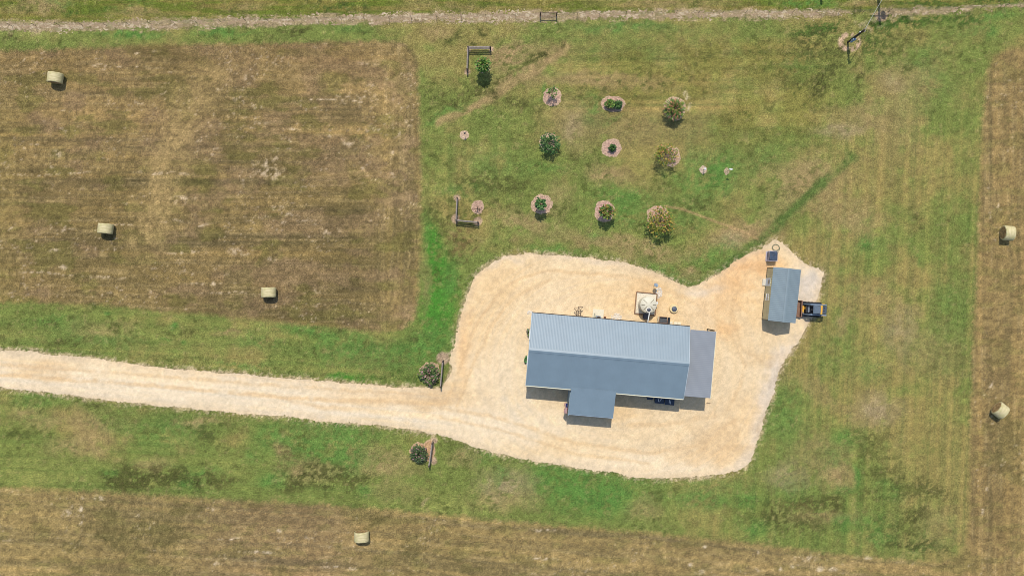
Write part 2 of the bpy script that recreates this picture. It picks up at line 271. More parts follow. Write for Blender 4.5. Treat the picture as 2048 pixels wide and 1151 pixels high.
    rgb = rgb+(np.clip(edge, 0, 1)*.22*sm(.4,.6,n2))[..., None]*(C((160,140,84))-rgb)
    fld = np.maximum(m1, m2)
    rgb = rgb*(1+(.30+.12*fld)*(n3-.5)+.14*(n2-.5))[..., None] if rgb.ndim > 1 else rgb
    rgb = np.clip(rgb, 8, 250)/255.
    L = np.where(rgb <= .04045, rgb/12.92, ((rgb+.055)/1.055)**2.4)/KL
    return L.astype(np.float32), fld.astype(np.float32), tuft.astype(np.float32)*(1-fld.astype(np.float32))

def gravcolor(px, py):
    n0 = fbm(px/160., py/130., 301, 4); n1 = fbm(px/50., py/40., 305, 4); n2 = fbm(px/16., py/14., 309, 4); n3 = fbm(px/5., py/5., 313, 3)
    wx = px+(n1-.5)*40; wy = py+(fbm(px/50., py/40., 333, 3)-.5)*40
    def C(c): return np.array(c, np.float32)
    rgb = np.zeros(px.shape+(3,), np.float32)+C((243,216,174))
    def P(c, cx, cy, rx, ry, s, an=0):
        nonlocal rgb
        ca, sa = math.cos(R(an)), math.sin(R(an)); dx = wx-cx; dy = wy-cy
        q = np.sqrt(((dx*ca+dy*sa)/rx)**2+((-dx*sa+dy*ca)/ry)**2)+(n2-.5)*.9
        w = sm(1.7, .2, q)*s*.85; rgb = rgb+w[..., None]*(C(c)-rgb)
    O = (242,204,150); OO = (242,190,132); PALEC = (249,230,200); WH = (226,212,196); TN = (226,188,138)
    P(O,1000,560,80,60,.6); P(O,960,660,50,90,.6); P(OO,930,690,16,70,.5); P(O,1230,590,120,40,.6); P(TN,1290,585,30,22,.7); P(O,1350,610,60,50,.6); P(OO,1445,570,40,90,.55,20)
    P(OO,1480,560,40,50,.5); P(OO,1520,530,50,24,.7); P(PALEC,1400,600,30,60,.4); P(O,1470,640,60,60,.5); P(OO,1455,660,24,14,.5); P(WH,1620,565,34,34,.95); P(WH,1600,600,24,40,.8); P(WH,1580,700,40,20,.6,-50); P(WH,1545,760,18,70,.9,12); P((206,194,178),1640,550,14,12,.6); P(WH,1515,860,12,50,.6,14)
    P(O,1245,830,40,14,.6); P(PALEC,1000,850,160,40,.6); P(PALEC,1300,930,200,20,.5); P(TN,1440,870,60,40,.55); P(TN,1420,905,90,20,.5); P(TN,1500,820,30,40,.4); P(WH,1500,920,40,16,.5,-30); P(TN,1530,720,40,16,.4)
    P(PALEC,330,775,520,34,.75,4); P(TN,80,735,60,14,.6,4); P(TN,110,760,40,8,.5); P(TN,800,800,130,12,.55,3); P(TN,900,790,60,24,.5); P(TN,640,812,80,6,.5,4); P(PALEC,1010,740,60,70,.5); P(O,1090,900,60,14,.3); P(PALEC,690,830,160,9,.6,3)
    P(WH,1000,520,40,9,.5,-12); P(WH,1180,520,60,6,.3); P(PALEC,1120,610,70,40,.4); P(WH,1395,580,40,10,.5)
    # wheel lines along the drive and curved lines in the yard
    ln = py-(738+(px-0)*.087)
    a = (vnoise(px/260., ln/4., 321)-.5)*.8+(vnoise(px/300., ln/10., 322)-.5)
    wd = sm(980, 840, px); rgb = rgb*(1+.055*(a*wd)[..., None])-(a*wd)[..., None]*C((0,5,12))
    rr = np.hypot(px-1230, (py-735)*1.25); a2 = (vnoise(rr/5., np.arctan2(py-735, px-1230)*2.5, 325)-.5)
    rgb = rgb*(1+.035*(a2*(1-wd))[..., None])-(a2*(1-wd))[..., None]*C((0,3,7))
    for pts, wd_, st_ in (([(890,806),(925,725),(955,645),(1005,575),(1090,540),(1200,548)],5,.4),([(915,812),(948,730),(980,655),(1025,595),(1100,560)],5,.35),([(884,815),(1000,835),(1150,885),(1300,905),(1400,890),(1470,840)],6,.35),
        ([(884,835),(1000,858),(1150,908),(1300,925)],5,.3),([(1180,545),(1290,560),(1380,600),(1450,650),(1490,730),(1470,800)],6,.3),([(1500,535),(1462,610),(1478,690),(1520,720)],7,.35),([(1240,850),(1330,850),(1430,830)],8,.3),([(-60,745),(300,770),(560,795),(880,808)],6,.45),([(-60,725),(300,750),(560,772),(880,790)],5,.35)):
        d = line_d(px+(n1-.5)*14, py+(n2-.5)*8, pts); w = sm(wd_, wd_*.3, d)*st_*1.35*sm(.25, .55, n2*.6+n1*.4); rgb = rgb+w[..., None]*(C((226,190,142))-rgb)
    gs = poly_sd(px, py, GRAVEL)
    w = sm(16, 0, gs+(n2-.5)*18)*.35; rgb = rgb+w[..., None]*(C((222,198,166))-rgb)
    rgb = rgb*(1+.06*(n1-.5)+.06*(n2-.5)+.16*(n3-.5))[..., None]*C((1.,.99,.97))
    rgb = np.clip(rgb, 8, 252)/255.
    L = np.where(rgb <= .04045, rgb/12.92, ((rgb+.055)/1.055)**2.4)/KL
    return L.astype(np.float32), gs

# ------------------------------------------------------------------ materials
def nt(m):
    m.use_nodes = True
    n = m.node_tree.nodes; l = m.node_tree.links
    return n, l, n['Principled BSDF']
MATS = {}
def mat(name, c, rough=.6, spec=.3, metal=0., var=.12, scale=6., bump=0., bscale=20., coord='Object'):
    if name in MATS: return MATS[name]
    m = bpy.data.materials.new(name); n, l, b = nt(m)
    b.inputs['Roughness'].default_value = rough; b.inputs['Metallic'].default_value = metal
    b.inputs['Specular IOR Level'].default_value = spec
    tc = n.new('ShaderNodeTexCoord'); nz = n.new('ShaderNodeTexNoise')
    nz.inputs['Scale'].default_value = scale; nz.inputs['Detail'].default_value = 4
    l.new(tc.outputs[coord], nz.inputs['Vector'])
    mr = n.new('ShaderNodeMapRange'); mr.inputs[1].default_value = .3; mr.inputs[2].default_value = .7
    mr.inputs[3].default_value = 1-var; mr.inputs[4].default_value = 1+var
    l.new(nz.outputs['Fac'], mr.inputs[0])
    mx = n.new('ShaderNodeVectorMath'); mx.operation = 'SCALE'; mx.inputs[0].default_value = c
    l.new(mr.outputs[0], mx.inputs['Scale']); l.new(mx.outputs[0], b.inputs['Base Color'])
    if bump:
        n2 = n.new('ShaderNodeTexNoise'); n2.inputs['Scale'].default_value = bscale; n2.inputs['Detail'].default_value = 3
        l.new(tc.outputs[coord], n2.inputs['Vector'])
        bp = n.new('ShaderNodeBump'); bp.inputs['Strength'].default_value = bump; bp.inputs['Distance'].default_value = .03
        l.new(n2.outputs['Fac'], bp.inputs['Height']); l.new(bp.outputs[0], b.inputs['Normal'])
    MATS[name] = m; return m
def mat_attr(name, rough=.7, spec=.15, speck=None, bump=0., bscale=10., trans=0.):
    """colour comes from the mesh's own colour attribute; speck = list of (scale, low, high) brightness noises"""
    if name in MATS: return MATS[name]
    m = bpy.data.materials.new(name); n, l, b = nt(m)
    b.inputs['Roughness'].default_value = rough; b.inputs['Specular IOR Level'].default_value = spec
    at = n.new('ShaderNodeVertexColor'); at.layer_name = 'Col'
    tc = n.new('ShaderNodeTexCoord'); out = at.outputs['Color']; hts = []
    for sc_, lo, hi in (speck or []):
        nz = n.new('ShaderNodeTexNoise'); nz.inputs['Scale'].default_value = sc_; nz.inputs['Detail'].default_value = 3; nz.inputs['Roughness'].default_value = .65
        l.new(tc.outputs['Object'], nz.inputs['Vector'])
        mr = n.new('ShaderNodeMapRange'); mr.inputs[1].default_value = .3; mr.inputs[2].default_value = .7; mr.inputs[3].default_value = lo; mr.inputs[4].default_value = hi
        l.new(nz.outputs['Fac'], mr.inputs[0])
        v = n.new('ShaderNodeVectorMath'); v.operation = 'SCALE'; l.new(out, v.inputs[0]); l.new(mr.outputs[0], v.inputs['Scale']); out = v.outputs[0]
    l.new(out, b.inputs['Base Color'])
    if bump:
        n2 = n.new('ShaderNodeTexNoise'); n2.inputs['Scale'].default_value = bscale; n2.inputs['Detail'].default_value = 4
        l.new(tc.outputs['Object'], n2.inputs['Vector'])
        bp = n.new('ShaderNodeBump'); bp.inputs['Strength'].default_value = bump; bp.inputs['Distance'].default_value = .12
        l.new(n2.outputs['Fac'], bp.inputs['Height']); l.new(bp.outputs[0], b.inputs['Normal'])
    MATS[name] = m; return m

# ------------------------------------------------------------------ mesh building
class MB:
    def __init__(s): s.v = []; s.f = []; s.c = []; s.smooth = False
    def add(s, vs, fs, col=None):
        o = len(s.v); s.v += [tuple(v) for v in vs]; s.f += [tuple(i+o for i in f) for f in fs]
        if col is not None: s.c += [col]*len(fs)
        return s
    def box(s, cx, cy, cz, sx, sy, sz, rz=0., M=None, bev=0., col=None):
        """cx,cy centre, cz centre; bevel trims the vertical edges and the top rim"""
        hx, hy, hz = sx/2, sy/2, sz/2
        b = min(bev, hx*.9, hy*.9, hz*.9)
        if b > 0:
            o = [(-hx+b,-hy),(hx-b,-hy),(hx,-hy+b),(hx,hy-b),(hx-b,hy),(-hx+b,hy),(-hx,hy-b),(-hx,-hy+b)]
            i = [(x*(1-b/hx*.7), y*(1-b/hy*.7)) for x, y in o]
            P = [(x,y,-hz) for x,y in o]+[(x,y,hz-b*.7) for x,y in o]+[(x,y,hz) for x,y in i]
            F = [tuple(range(7,-1,-1)), tuple(range(16,24))]
            for k in range(8):
                n = (k+1) % 8; F += [(k,n,8+n,8+k), (8+k,8+n,16+n,16+k)]
        else:
            P = [(x,y,z) for z in (-hz,hz) for x,y in ((-hx,-hy),(hx,-hy),(hx,hy),(-hx,hy))]
            F = [(3,2,1,0),(4,5,6,7),(0,1,5,4),(1,2,6,5),(2,3,7,6),(3,0,4,7)]
        c, sn = math.cos(rz), math.sin(rz)
        P = [Vector((x*c-y*sn+cx, x*sn+y*c+cy, z+cz)) for x,y,z in P]
        if M is not None: P = [M @ p for p in P]
        return s.add(P, F, col)
    def bar(s, a, b, w, h=None, col=None):
        """rectangular bar from a to b"""
        a = Vector(a); b = Vector(b); h = h or w; d = (b-a).normalized()
        up = Vector((0,0,1)) if abs(d.z) < .95 else Vector((1,0,0))
        x = d.cross(up).normalized(); y = x.cross(d)
        P = [p+x*sx*w/2+y*sy*h/2 for p in (a,b) for sx,sy in ((-1,-1),(1,-1),(1,1),(-1,1))]
        return s.add(P, [(3,2,1,0),(4,5,6,7),(0,1,5,4),(1,2,6,5),(2,3,7,6),(3,0,4,7)], col)
    def tube(s, pts, rad, n=8, caps=True, col=None):
        pts = [Vector(p) for p in pts]; V = []; F = []
        if not isinstance(rad, (list, tuple)): rad = [rad]*len(pts)
        ref = None
        for i, p in enumerate(pts):
            d = (pts[min(i+1,len(pts)-1)]-pts[max(i-1,0)]).normalized()
            if ref is None: ref = Vector((0,0,1)) if abs(d.z) < .9 else Vector((1,0,0))
            x = d.cross(ref).normalized(); y = x.cross(d).normalized(); ref = y if abs(d.dot(y)) < .5 else ref
            V += [p+(x*math.cos(t)+y*math.sin(t))*rad[i] for t in [2*math.pi*k/n for k in range(n)]]
        for i in range(len(pts)-1):
            for k in range(n):
                F.append((i*n+k, i*n+(k+1)%n, (i+1)*n+(k+1)%n, (i+1)*n+k))
        if caps: F += [tuple(range(n-1,-1,-1)), tuple(range((len(pts)-1)*n, len(pts)*n))]
        return s.add(V, F, col)
    def lathe(s, prof, cx=0, cy=0, n=32, M=None, col=None):
        V = []; F = []
        for r, z in prof: V += [Vector((cx+r*math.cos(2*math.pi*k/n), cy+r*math.sin(2*math.pi*k/n), z)) for k in range(n)]
        for i in range(len(prof)-1):
            for k in range(n): F.append((i*n+k, i*n+(k+1)%n, (i+1)*n+(k+1)%n, (i+1)*n+k))
        F += [tuple(range(n-1,-1,-1)), tuple(range((len(prof)-1)*n, len(prof)*n))]
        if M is not None: V = [M @ v for v in V]
        return s.add(V, F, col)
    def prism(s, poly, z0, z1, M=None, col=None):
        n = len(poly); P = [Vector((x,y,z0)) for x,y in poly]+[Vector((x,y,z1)) for x,y in poly]
        F = [tuple(range(n-1,-1,-1)), tuple(range(n,2*n))]+[(k,(k+1)%n,n+(k+1)%n,n+k) for k in range(n)]
        if M is not None: P = [M @ p for p in P]
        return s.add(P, F, col)
    def ribbed(s, p0, Av, Bv, pitch, hgt, rib=.03, top=.02, thick=.05, col=None):
        """profiled sheet: ribs repeat along Av and run along Bv; a slab under it gives it its thickness"""
        p0 = Vector(p0); Av = Vector(Av); Bv = Vector(Bv); L = Av.length; a = Av/L
        N = Av.cross(Bv).normalized()
        if N.z < 0: N = -N
        pr = [(0, 0)]; x = pitch*.5
        while x+rib+top < L:
            pr += [(x-rib-top/2, 0), (x-top/2, hgt), (x+top/2, hgt), (x+rib+top/2, 0)]; x += pitch
        pr.append((L, 0))
        V = []; F = []
        for t, h in pr:
            q = p0+a*t+N*h; V += [q, q+Bv]
        for i in range(len(pr)-1): F.append((2*i, 2*i+2, 2*i+3, 2*i+1))
        s.add(V, F, col)
        q = [p0-N*.003, p0+Av-N*.003, p0+Av+Bv-N*.003, p0+Bv-N*.003]; q += [p-N*thick for p in q]
        return s.add(q, [(0,1,2,3),(7,6,5,4),(0,4,5,1),(1,5,6,2),(2,6,7,3),(3,7,4,0)], col)
    def build(s, name, m, parent=None, loc=None, rz=0., smooth=None):
        me = bpy.data.meshes.new(name); me.from_pydata(s.v, [], s.f); me.update()
        if s.c and len(s.c) == len(s.f):
            ca = me.color_attributes.new('Col', 'FLOAT_COLOR', 'CORNER'); buf = []
            for p, c in zip(me.polygons, s.c): buf += list(c[:3])+[1.] if False else (list(c[:3])+[1.])*p.loop_total
            ca.data.foreach_set('color', buf)
        import bmesh
        bm = bmesh.new(); bm.from_mesh(me); bmesh.ops.recalc_face_normals(bm, faces=bm.faces); bm.to_mesh(me); bm.free()
        if smooth is None: smooth = s.smooth
        if smooth:
            me.shade_smooth(); 
            try: me.set_sharp_from_angle(angle=R(40))
            except Exception: pass
        me.materials.append(m)
        o = bpy.data.objects.new(name, me); COL.objects.link(o)
        if parent is not None: o.parent = parent
        if loc is not None: o.location = loc
        o.rotation_euler.z = rz
        return o

def tag(o, label=None, cat=None, group=None, kind=None):
    if label: o['label'] = label
    if cat: o['category'] = cat
    if group: o['group'] = group
    if kind: o['kind'] = kind
    return o
def thing(name, label, cat, loc=(0,0,0), rz=0., group=None):
    e = bpy.data.objects.new(name, None); COL.objects.link(e); e.empty_display_size = .3
    e.location = loc; e.rotation_euler.z = rz
    return tag(e, label, cat, group)

# ------------------------------------------------------------------ setting
def axis(half, step, far):
    a = list(np.arange(-half, half+1e-6, step)); d = step; x = a[-1]; ext = []
    while x < far: d *= 1.75; x += d; ext.append(x)
    return np.array([-e for e in ext[::-1]]+a+ext)
def build_ground():
    xs = axis(65.5, .17, 1500); ys = axis(37.5, .17, 1500)
    X, Y = np.meshgrid(xs, ys); nx, ny = len(xs), len(ys)
    px = X/S+1024; py = 575.5-Y/S
    L, fld, tuft = gcolor(px, py)
    co = np.stack([X, Y, np.zeros_like(X)], -1).reshape(-1, 3)
    i = np.arange(nx-1)[None, :]+np.arange(ny-1)[:, None]*nx
    q = np.stack([i, i+1, i+nx+1, i+nx], -1).reshape(-1, 4)
    me = bpy.data.meshes.new('ground'); me.vertices.add(len(co)); me.vertices.foreach_set('co', co.ravel().astype(np.float32))
    nf = len(q); me.loops.add(nf*4); me.loops.foreach_set('vertex_index', q.ravel().astype(np.int32))
    me.polygons.add(nf); me.polygons.foreach_set('loop_start', np.arange(0, nf*4, 4, dtype=np.int32)); me.polygons.foreach_set('loop_total', np.full(nf, 4, np.int32))
    me.update(calc_edges=True); me.validate()
    ca = me.color_attributes.new('Col', 'FLOAT_COLOR', 'POINT')
    ca.data.foreach_set('color', np.concatenate([L.reshape(-1, 3), np.ones((nx*ny, 1), np.float32)], 1).ravel())
    me.materials.append(mat_attr('grass_ground', .9, .05, [(1.7, .88, 1.12), (5.5, .58, 1.44), (12., .52, 1.5)], .7, 9.))
    o = bpy.data.objects.new('ground', me); COL.objects.link(o); tag(o, kind='structure')
    return o

def sheet(fn, x0, x1, y0, y1, step, z):
    """marching squares over world metres; fn(px,py) > 0 is inside. Returns verts, faces"""
    xs = np.arange(x0, x1+step, step); ys = np.arange(y0, y1+step, step)
    X, Y = np.meshgrid(xs, ys); D = fn(X/S+1024, 575.5-Y/S)
    V = []; F = []; cache = {}
    def corner(j, i):
        k = (j, i, 0)
        if k not in cache: cache[k] = len(V); V.append((xs[i], ys[j], z))
        return cache[k]
    def cut(j0, i0, j1, i1):
        k = (min(j0,j1), min(i0,i1), 1 if j0 == j1 else 2)
        if k not in cache:
            a, b = D[j0, i0], D[j1, i1]; t = float(np.clip(a/(a-b), .02, .98))
            cache[k] = len(V); V.append((xs[i0]+(xs[i1]-xs[i0])*t, ys[j0]+(ys[j1]-ys[j0])*t, z))
        return cache[k]
    P = D > 0; cnt = P[:-1,:-1].astype(int)+P[1:,:-1]+P[:-1,1:]+P[1:,1:]
    for j, i in zip(*np.nonzero(cnt)):
        cs = [(j,i),(j,i+1),(j+1,i+1),(j+1,i)]; poly = []
        for a in range(4):
            p, q = cs[a], cs[(a+1) % 4]
            if P[p]: poly.append(corner(*p))
            if P[p] != P[q]: poly.append(cut(*p, *q))
        if len(poly) >= 3: F.append(tuple(poly))
    return V, F
def sheet_obj(name, V, F, cols, m):
    me = bpy.data.meshes.new(name); me.from_pydata(V, [], F); me.update()
    ca = me.color_attributes.new('Col', 'FLOAT_COLOR', 'POINT')
    ca.data.foreach_set('color', np.concatenate([cols.reshape(-1, 3), np.ones((len(V), 1), np.float32)], 1).astype(np.float32).ravel())
    me.materials.append(m); o = bpy.data.objects.new(name, me); COL.objects.link(o); return o

GRAVMAT = None
def build_gravel():
    def fn(px, py):
        return poly_sd(px, py, GRAVEL)+(fbm(px/22., py/22., 401, 4)-.5)*7+(fbm(px/3., py/3., 405, 2)-.5)*6
    V, F = sheet(fn, -68, 40, -24.5, 7, .15, .006)
    a = np.array(V); L, gs = gravcolor(a[:,0]/S+1024, 575.5-a[:,1]/S)
    o = sheet_obj('gravel_drive', V, F, L, mat_attr('gravel', .9, .08, [(1.2, .96, 1.04), (6., .90, 1.10), (14., .80, 1.19)], .45, 14.))
    tag(o, kind='structure')
    mx = [p[0] for p in PATH_MID]; my = [p[1] for p in PATH_MID]
    def fp(px, py):
        hw = np.interp(px, [0, 300, 900, 1300, 1600, 1690, 1715, 1735, 1760, 1830, 1960, 2100], [11.5, 10, 11.5, 9.5, 10.5, 6, -6, -4, 7, 8, 4, 3])
        d = np.abs(py-np.interp(px, mx, my))
        return hw-d-6+(fbm(px/30., py/6., 411, 4)-.5)*22+(fbm(px/3.5, py/2.6, 415, 3)-.5)*34
    V, F = sheet(fp, -68, 68, 31.5, 36.5, .11, .008)
    a = np.array(V); px = a[:,0]/S+1024; py = 575.5-a[:,1]/S
    n = fbm(px/8., py/4., 421, 4); n2 = fbm(px/4., py/3., 425, 2)
    pale = sm(.5, .62, n*.6+n2*.4+.10*sm(0, 6, py-np.interp(px, mx, my))*sm(500,200,px))[:, None]
    pale = pale*.65; c = np.array(A(178,153,120))*(1-pale)+np.array(A(222,202,166))*pale
    g = sm(.6, .72, fbm(px/22., py/10., 431, 3))[:, None]*.6
    c = c*(1-g)+g*np.array(A(132,126,76)); c = c*(.9+.2*n2[:, None])
    tag(sheet_obj('path', V, F, c, mat_attr('path_soil', .95, .05, [(6., .8, 1.2), (18., .8, 1.2)], .5, 12.)), kind='structure')

def build_tufts():
    """short grass standing in the lawn and the hay stubble, one mass nobody could count"""
    rg = np.random.RandomState(3); N = 150000
    x = rg.uniform(-65, 65, N); y = rg.uniform(-36.8, 36.8, N); px = x/S+1024; py = 575.5-y/S
    L, fld, tuft = gcolor(px, py); gs = poly_sd(px, py, GRAVEL)
    keep = (gs < -1.5) & (rg.rand(N) < np.clip(.16+.10*fld+.9*tuft+.5*((gs > -8)), 0, 1))
    for cx, cy, r in BEDS: keep &= np.hypot(px-cx, py-cy) > r+1
    x, y, L, fld, tuft = x[keep], y[keep], L[keep], fld[keep], tuft[keep]; n = len(x)
    nb = 4
    ang = rg.uniform(0, 6.283, (n, nb)); ln = rg.uniform(.05, .12, (n, nb))*(1+.9*tuft[:, None]); h = rg.uniform(.04, .09, (n, nb))*(1+1.2*tuft[:, None]); w = rg.uniform(.012, .03, (n, nb))
    cx, sx = np.cos(ang), np.sin(ang); b0 = rg.uniform(-.06, .06, (n, nb, 2))
    X = x[:, None]+b0[..., 0]; Y = y[:, None]+b0[..., 1]
    v0 = np.stack([X-sx*w, Y+cx*w, np.zeros_like(X)+.001], -1); v1 = np.stack([X+sx*w, Y-cx*w, np.zeros_like(X)+.001], -1); v2 = np.stack([X+cx*ln, Y+sx*ln, h], -1)
    co = np.stack([v0, v1, v2], 2).reshape(-1, 3)
    jit = rg.uniform(.75, 1.3, (n, nb, 1)); tan = rg.rand(n, nb, 1)*.35
    c = L[:, None, :]*jit*(1-tan)+tan*np.array(A(176,158,104)); c = np.repeat(c[:, :, None, :], 3, 2).reshape(-1, 3)
    nf = n*nb; me = bpy.data.meshes.new('grass'); me.vertices.add(nf*3); me.vertices.foreach_set('co', co.ravel().astype(np.float32))
    me.loops.add(nf*3); me.loops.foreach_set('vertex_index', np.arange(nf*3, dtype=np.int32)); me.polygons.add(nf)
    me.polygons.foreach_set('loop_start', np.arange(0, nf*3, 3, dtype=np.int32)); me.polygons.foreach_set('loop_total', np.full(nf, 3, np.int32)); me.update(calc_edges=True)
    ca = me.color_attributes.new('Col', 'FLOAT_COLOR', 'POINT'); ca.data.foreach_set('color', np.concatenate([c, np.ones((nf*3, 1))], 1).astype(np.float32).ravel())
    me.materials.append(mat_attr('grass_blade', .8, .1)); o = bpy.data.objects.new('grass', me); COL.objects.link(o)
    tag(o, 'short mown grass and hay stubble standing over the lawn and fields', 'grass', kind='stuff')
BEDS = []

# ------------------------------------------------------------------ plants
def bed(cx, cy, rx, ry, label, col=(196,160,136), z=.012, lump=.35):
    BEDS.append((cx, cy, max(rx, ry)))
    sd = int(cx*7+cy) % 900
    def fn(px, py):
        q = np.hypot((px-cx)/rx, (py-cy)/ry)
        return (1-q)*max(rx, ry)+(fbm(px/9., py/9., 500+sd, 3)-.5)*rx*lump+(fbm(px/2.5, py/2.5, 510+sd, 2)-.5)*3
    c = W(cx, cy); rr = max(rx, ry)*S*1.4
    V, F = sheet(fn, c.x-rr, c.x+rr, c.y-rr, c.y+rr, .09, z)
    a = np.array(V); px = a[:,0]/S+1024; py = 575.5-a[:,1]/S
    n = fbm(px/3., py/3., 520+sd, 3); n1 = fbm(px/9., py/9., 530+sd, 3)
    q = np.hypot((px-cx)/rx, (py-cy)/ry)
    V = [(v[0], v[1], z+max(0, 1-q[i])*.05+float(n[i])*.03*(q[i] < .97)) for i, v in enumerate(V)]
    rim = sm(.72, 1., q+(n-.5)*.3)[:, None]*.6
    c3 = np.array(A(*col))*1.1*(.72+.56*n[:, None]); c3 = c3*(1-rim)+rim*np.array(A(204,178,138))*(.8+.4*n[:, None])
    o = sheet_obj('mulch_bed', V, F, c3, mat_attr('mulch', .95, .05, [(7., .55, 1.45), (20., .6, 1.4)], .9, 12.))
    return tag(o, label, 'mulch bed', 'mulch beds round the young trees')

BARK = mat('bark', A(120,98,80), .9, .1, var=.25, scale=14, bump=.4)
LEAF = mat_attr('leaf', .55, .3)
def plant(name, label, cat, cx, cy, h, r, ch, nl, ls, cols, style='bush', trunk=.05, group=None, seed=0, sticks=0, lw=.38, fill=.35, squash=1.):
    """cx,cy: base in photo px on the ground; h: height of the crown's centre; r, ch: crown radius and half height (m)"""
    rg = random.Random(seed*31+int(cx)); b = W(cx, cy)
    t = thing(name, label, cat, b, rg.uniform(0, 6.28) if style != 'two' else 0, group)
    # woody frame: stems rising from the base and limbs carrying the leaf clumps
    tr = MB(); ends = []
    ns = 1 if style == 'tree' else 4
    for k in range(ns):
        a = rg.uniform(0, 6.28); ro = 0 if ns == 1 else r*.25
        top = Vector((math.cos(a)*ro, math.sin(a)*ro, h if ns == 1 else h*.9))
        mid = top*.5+Vector((rg.uniform(-.04,.04), rg.uniform(-.04,.04), 0))
        tr.tube([(math.cos(a)*ro*.2, math.sin(a)*ro*.2, -.03), mid, top], [trunk, trunk*.8, trunk*.45], 7)
        for q in range(9 if ns == 1 else 4):
            a2 = rg.uniform(0, 6.28); e = rg.uniform(-.5, 1.); rr = r*rg.uniform(.55, .95)*math.sqrt(max(0.1, 1-e*e*.6))
            st = mid.lerp(top, rg.uniform(.2, 1)); en = Vector((math.cos(a2)*rr, math.sin(a2)*rr*squash, h+e*ch*.8))
            md = st.lerp(en, .55)+Vector((0, 0, .08*r))
            tr.tube([st, md, en], [trunk*.4, trunk*.26, trunk*.1], 5); ends += [en, md, en.lerp(md, .5)]
    tr.build('trunk', BARK, t, smooth=True)
    cr = MB()
    for i in range(nl):
        if style == 'spiky':           # long leaves shooting outwards from the middle
            a = rg.uniform(0, 6.28); el = rg.uniform(-.15, 1.3); rr = rg.uniform(.25, 1.)
            d = Vector((math.cos(a)*math.cos(el), math.sin(a)*math.cos(el), math.sin(el))); p = Vector((d.x*r*rr*.85, d.y*r*rr*.85, h+d.z*ch*rr-.25*rr*ch))
            d = (d+Vector((0,0,-.35))).normalized()
        else:
            if rg.random() < 1-fill and ends:
                c0 = rg.choice(ends); p = c0+Vector((rg.gauss(0, r*.15), rg.gauss(0, r*.15), rg.gauss(0, ch*.18)))
            else:
                a = rg.uniform(0, 6.28); u = rg.uniform(-1, 1); rr = rg.random()**.45
                p = Vector((math.cos(a)*r*rr*math.sqrt(1-u*u*.8), math.sin(a)*r*rr*math.sqrt(1-u*u*.8)*squash, h+u*ch*rr))
            d = Vector((p.x, p.y, (p.z-h)*.6))
            d = (d.normalized() if d.length > .01 else Vector((1,0,0)))+Vector((rg.uniform(-.8,.8), rg.uniform(-.8,.8), rg.uniform(-.6,.4))); d.normalize()
        p.z = max(p.z, .04)
        L = ls*rg.uniform(.6, 1.35); w = L*lw
        sd = d.cross(Vector((rg.uniform(-.4,.4), rg.uniform(-.4,.4), 1))).normalized(); nn = sd.cross(d)
        q = [p, p+d*L*.45+sd*w+nn*L*.08, p+d*L-Vector((0,0,L*.18)), p+d*L*.45-sd*w+nn*L*.08]
        wgt = rg.random(); ci = 0
        for ci, (wt, cc) in enumerate(cols):
            if wgt < wt: break
            wgt -= wt
        k = rg.uniform(.6, 1.25); cc = tuple(x*k for x in A(*cols[ci][1]))
        cr.add(q, [(0,1,2,3)], cc)
    me = cr.build('crown', LEAF, t)
    for k in range(sticks):
        sb = MB(); a = k*math.pi+.3; sb.tube([(math.cos(a)*.75, math.sin(a)*.75, -.05), (math.cos(a)*.62, math.sin(a)*.62, 1.25)], .03, 6)
        sb.build('support_stake', BARK, t)
    return t

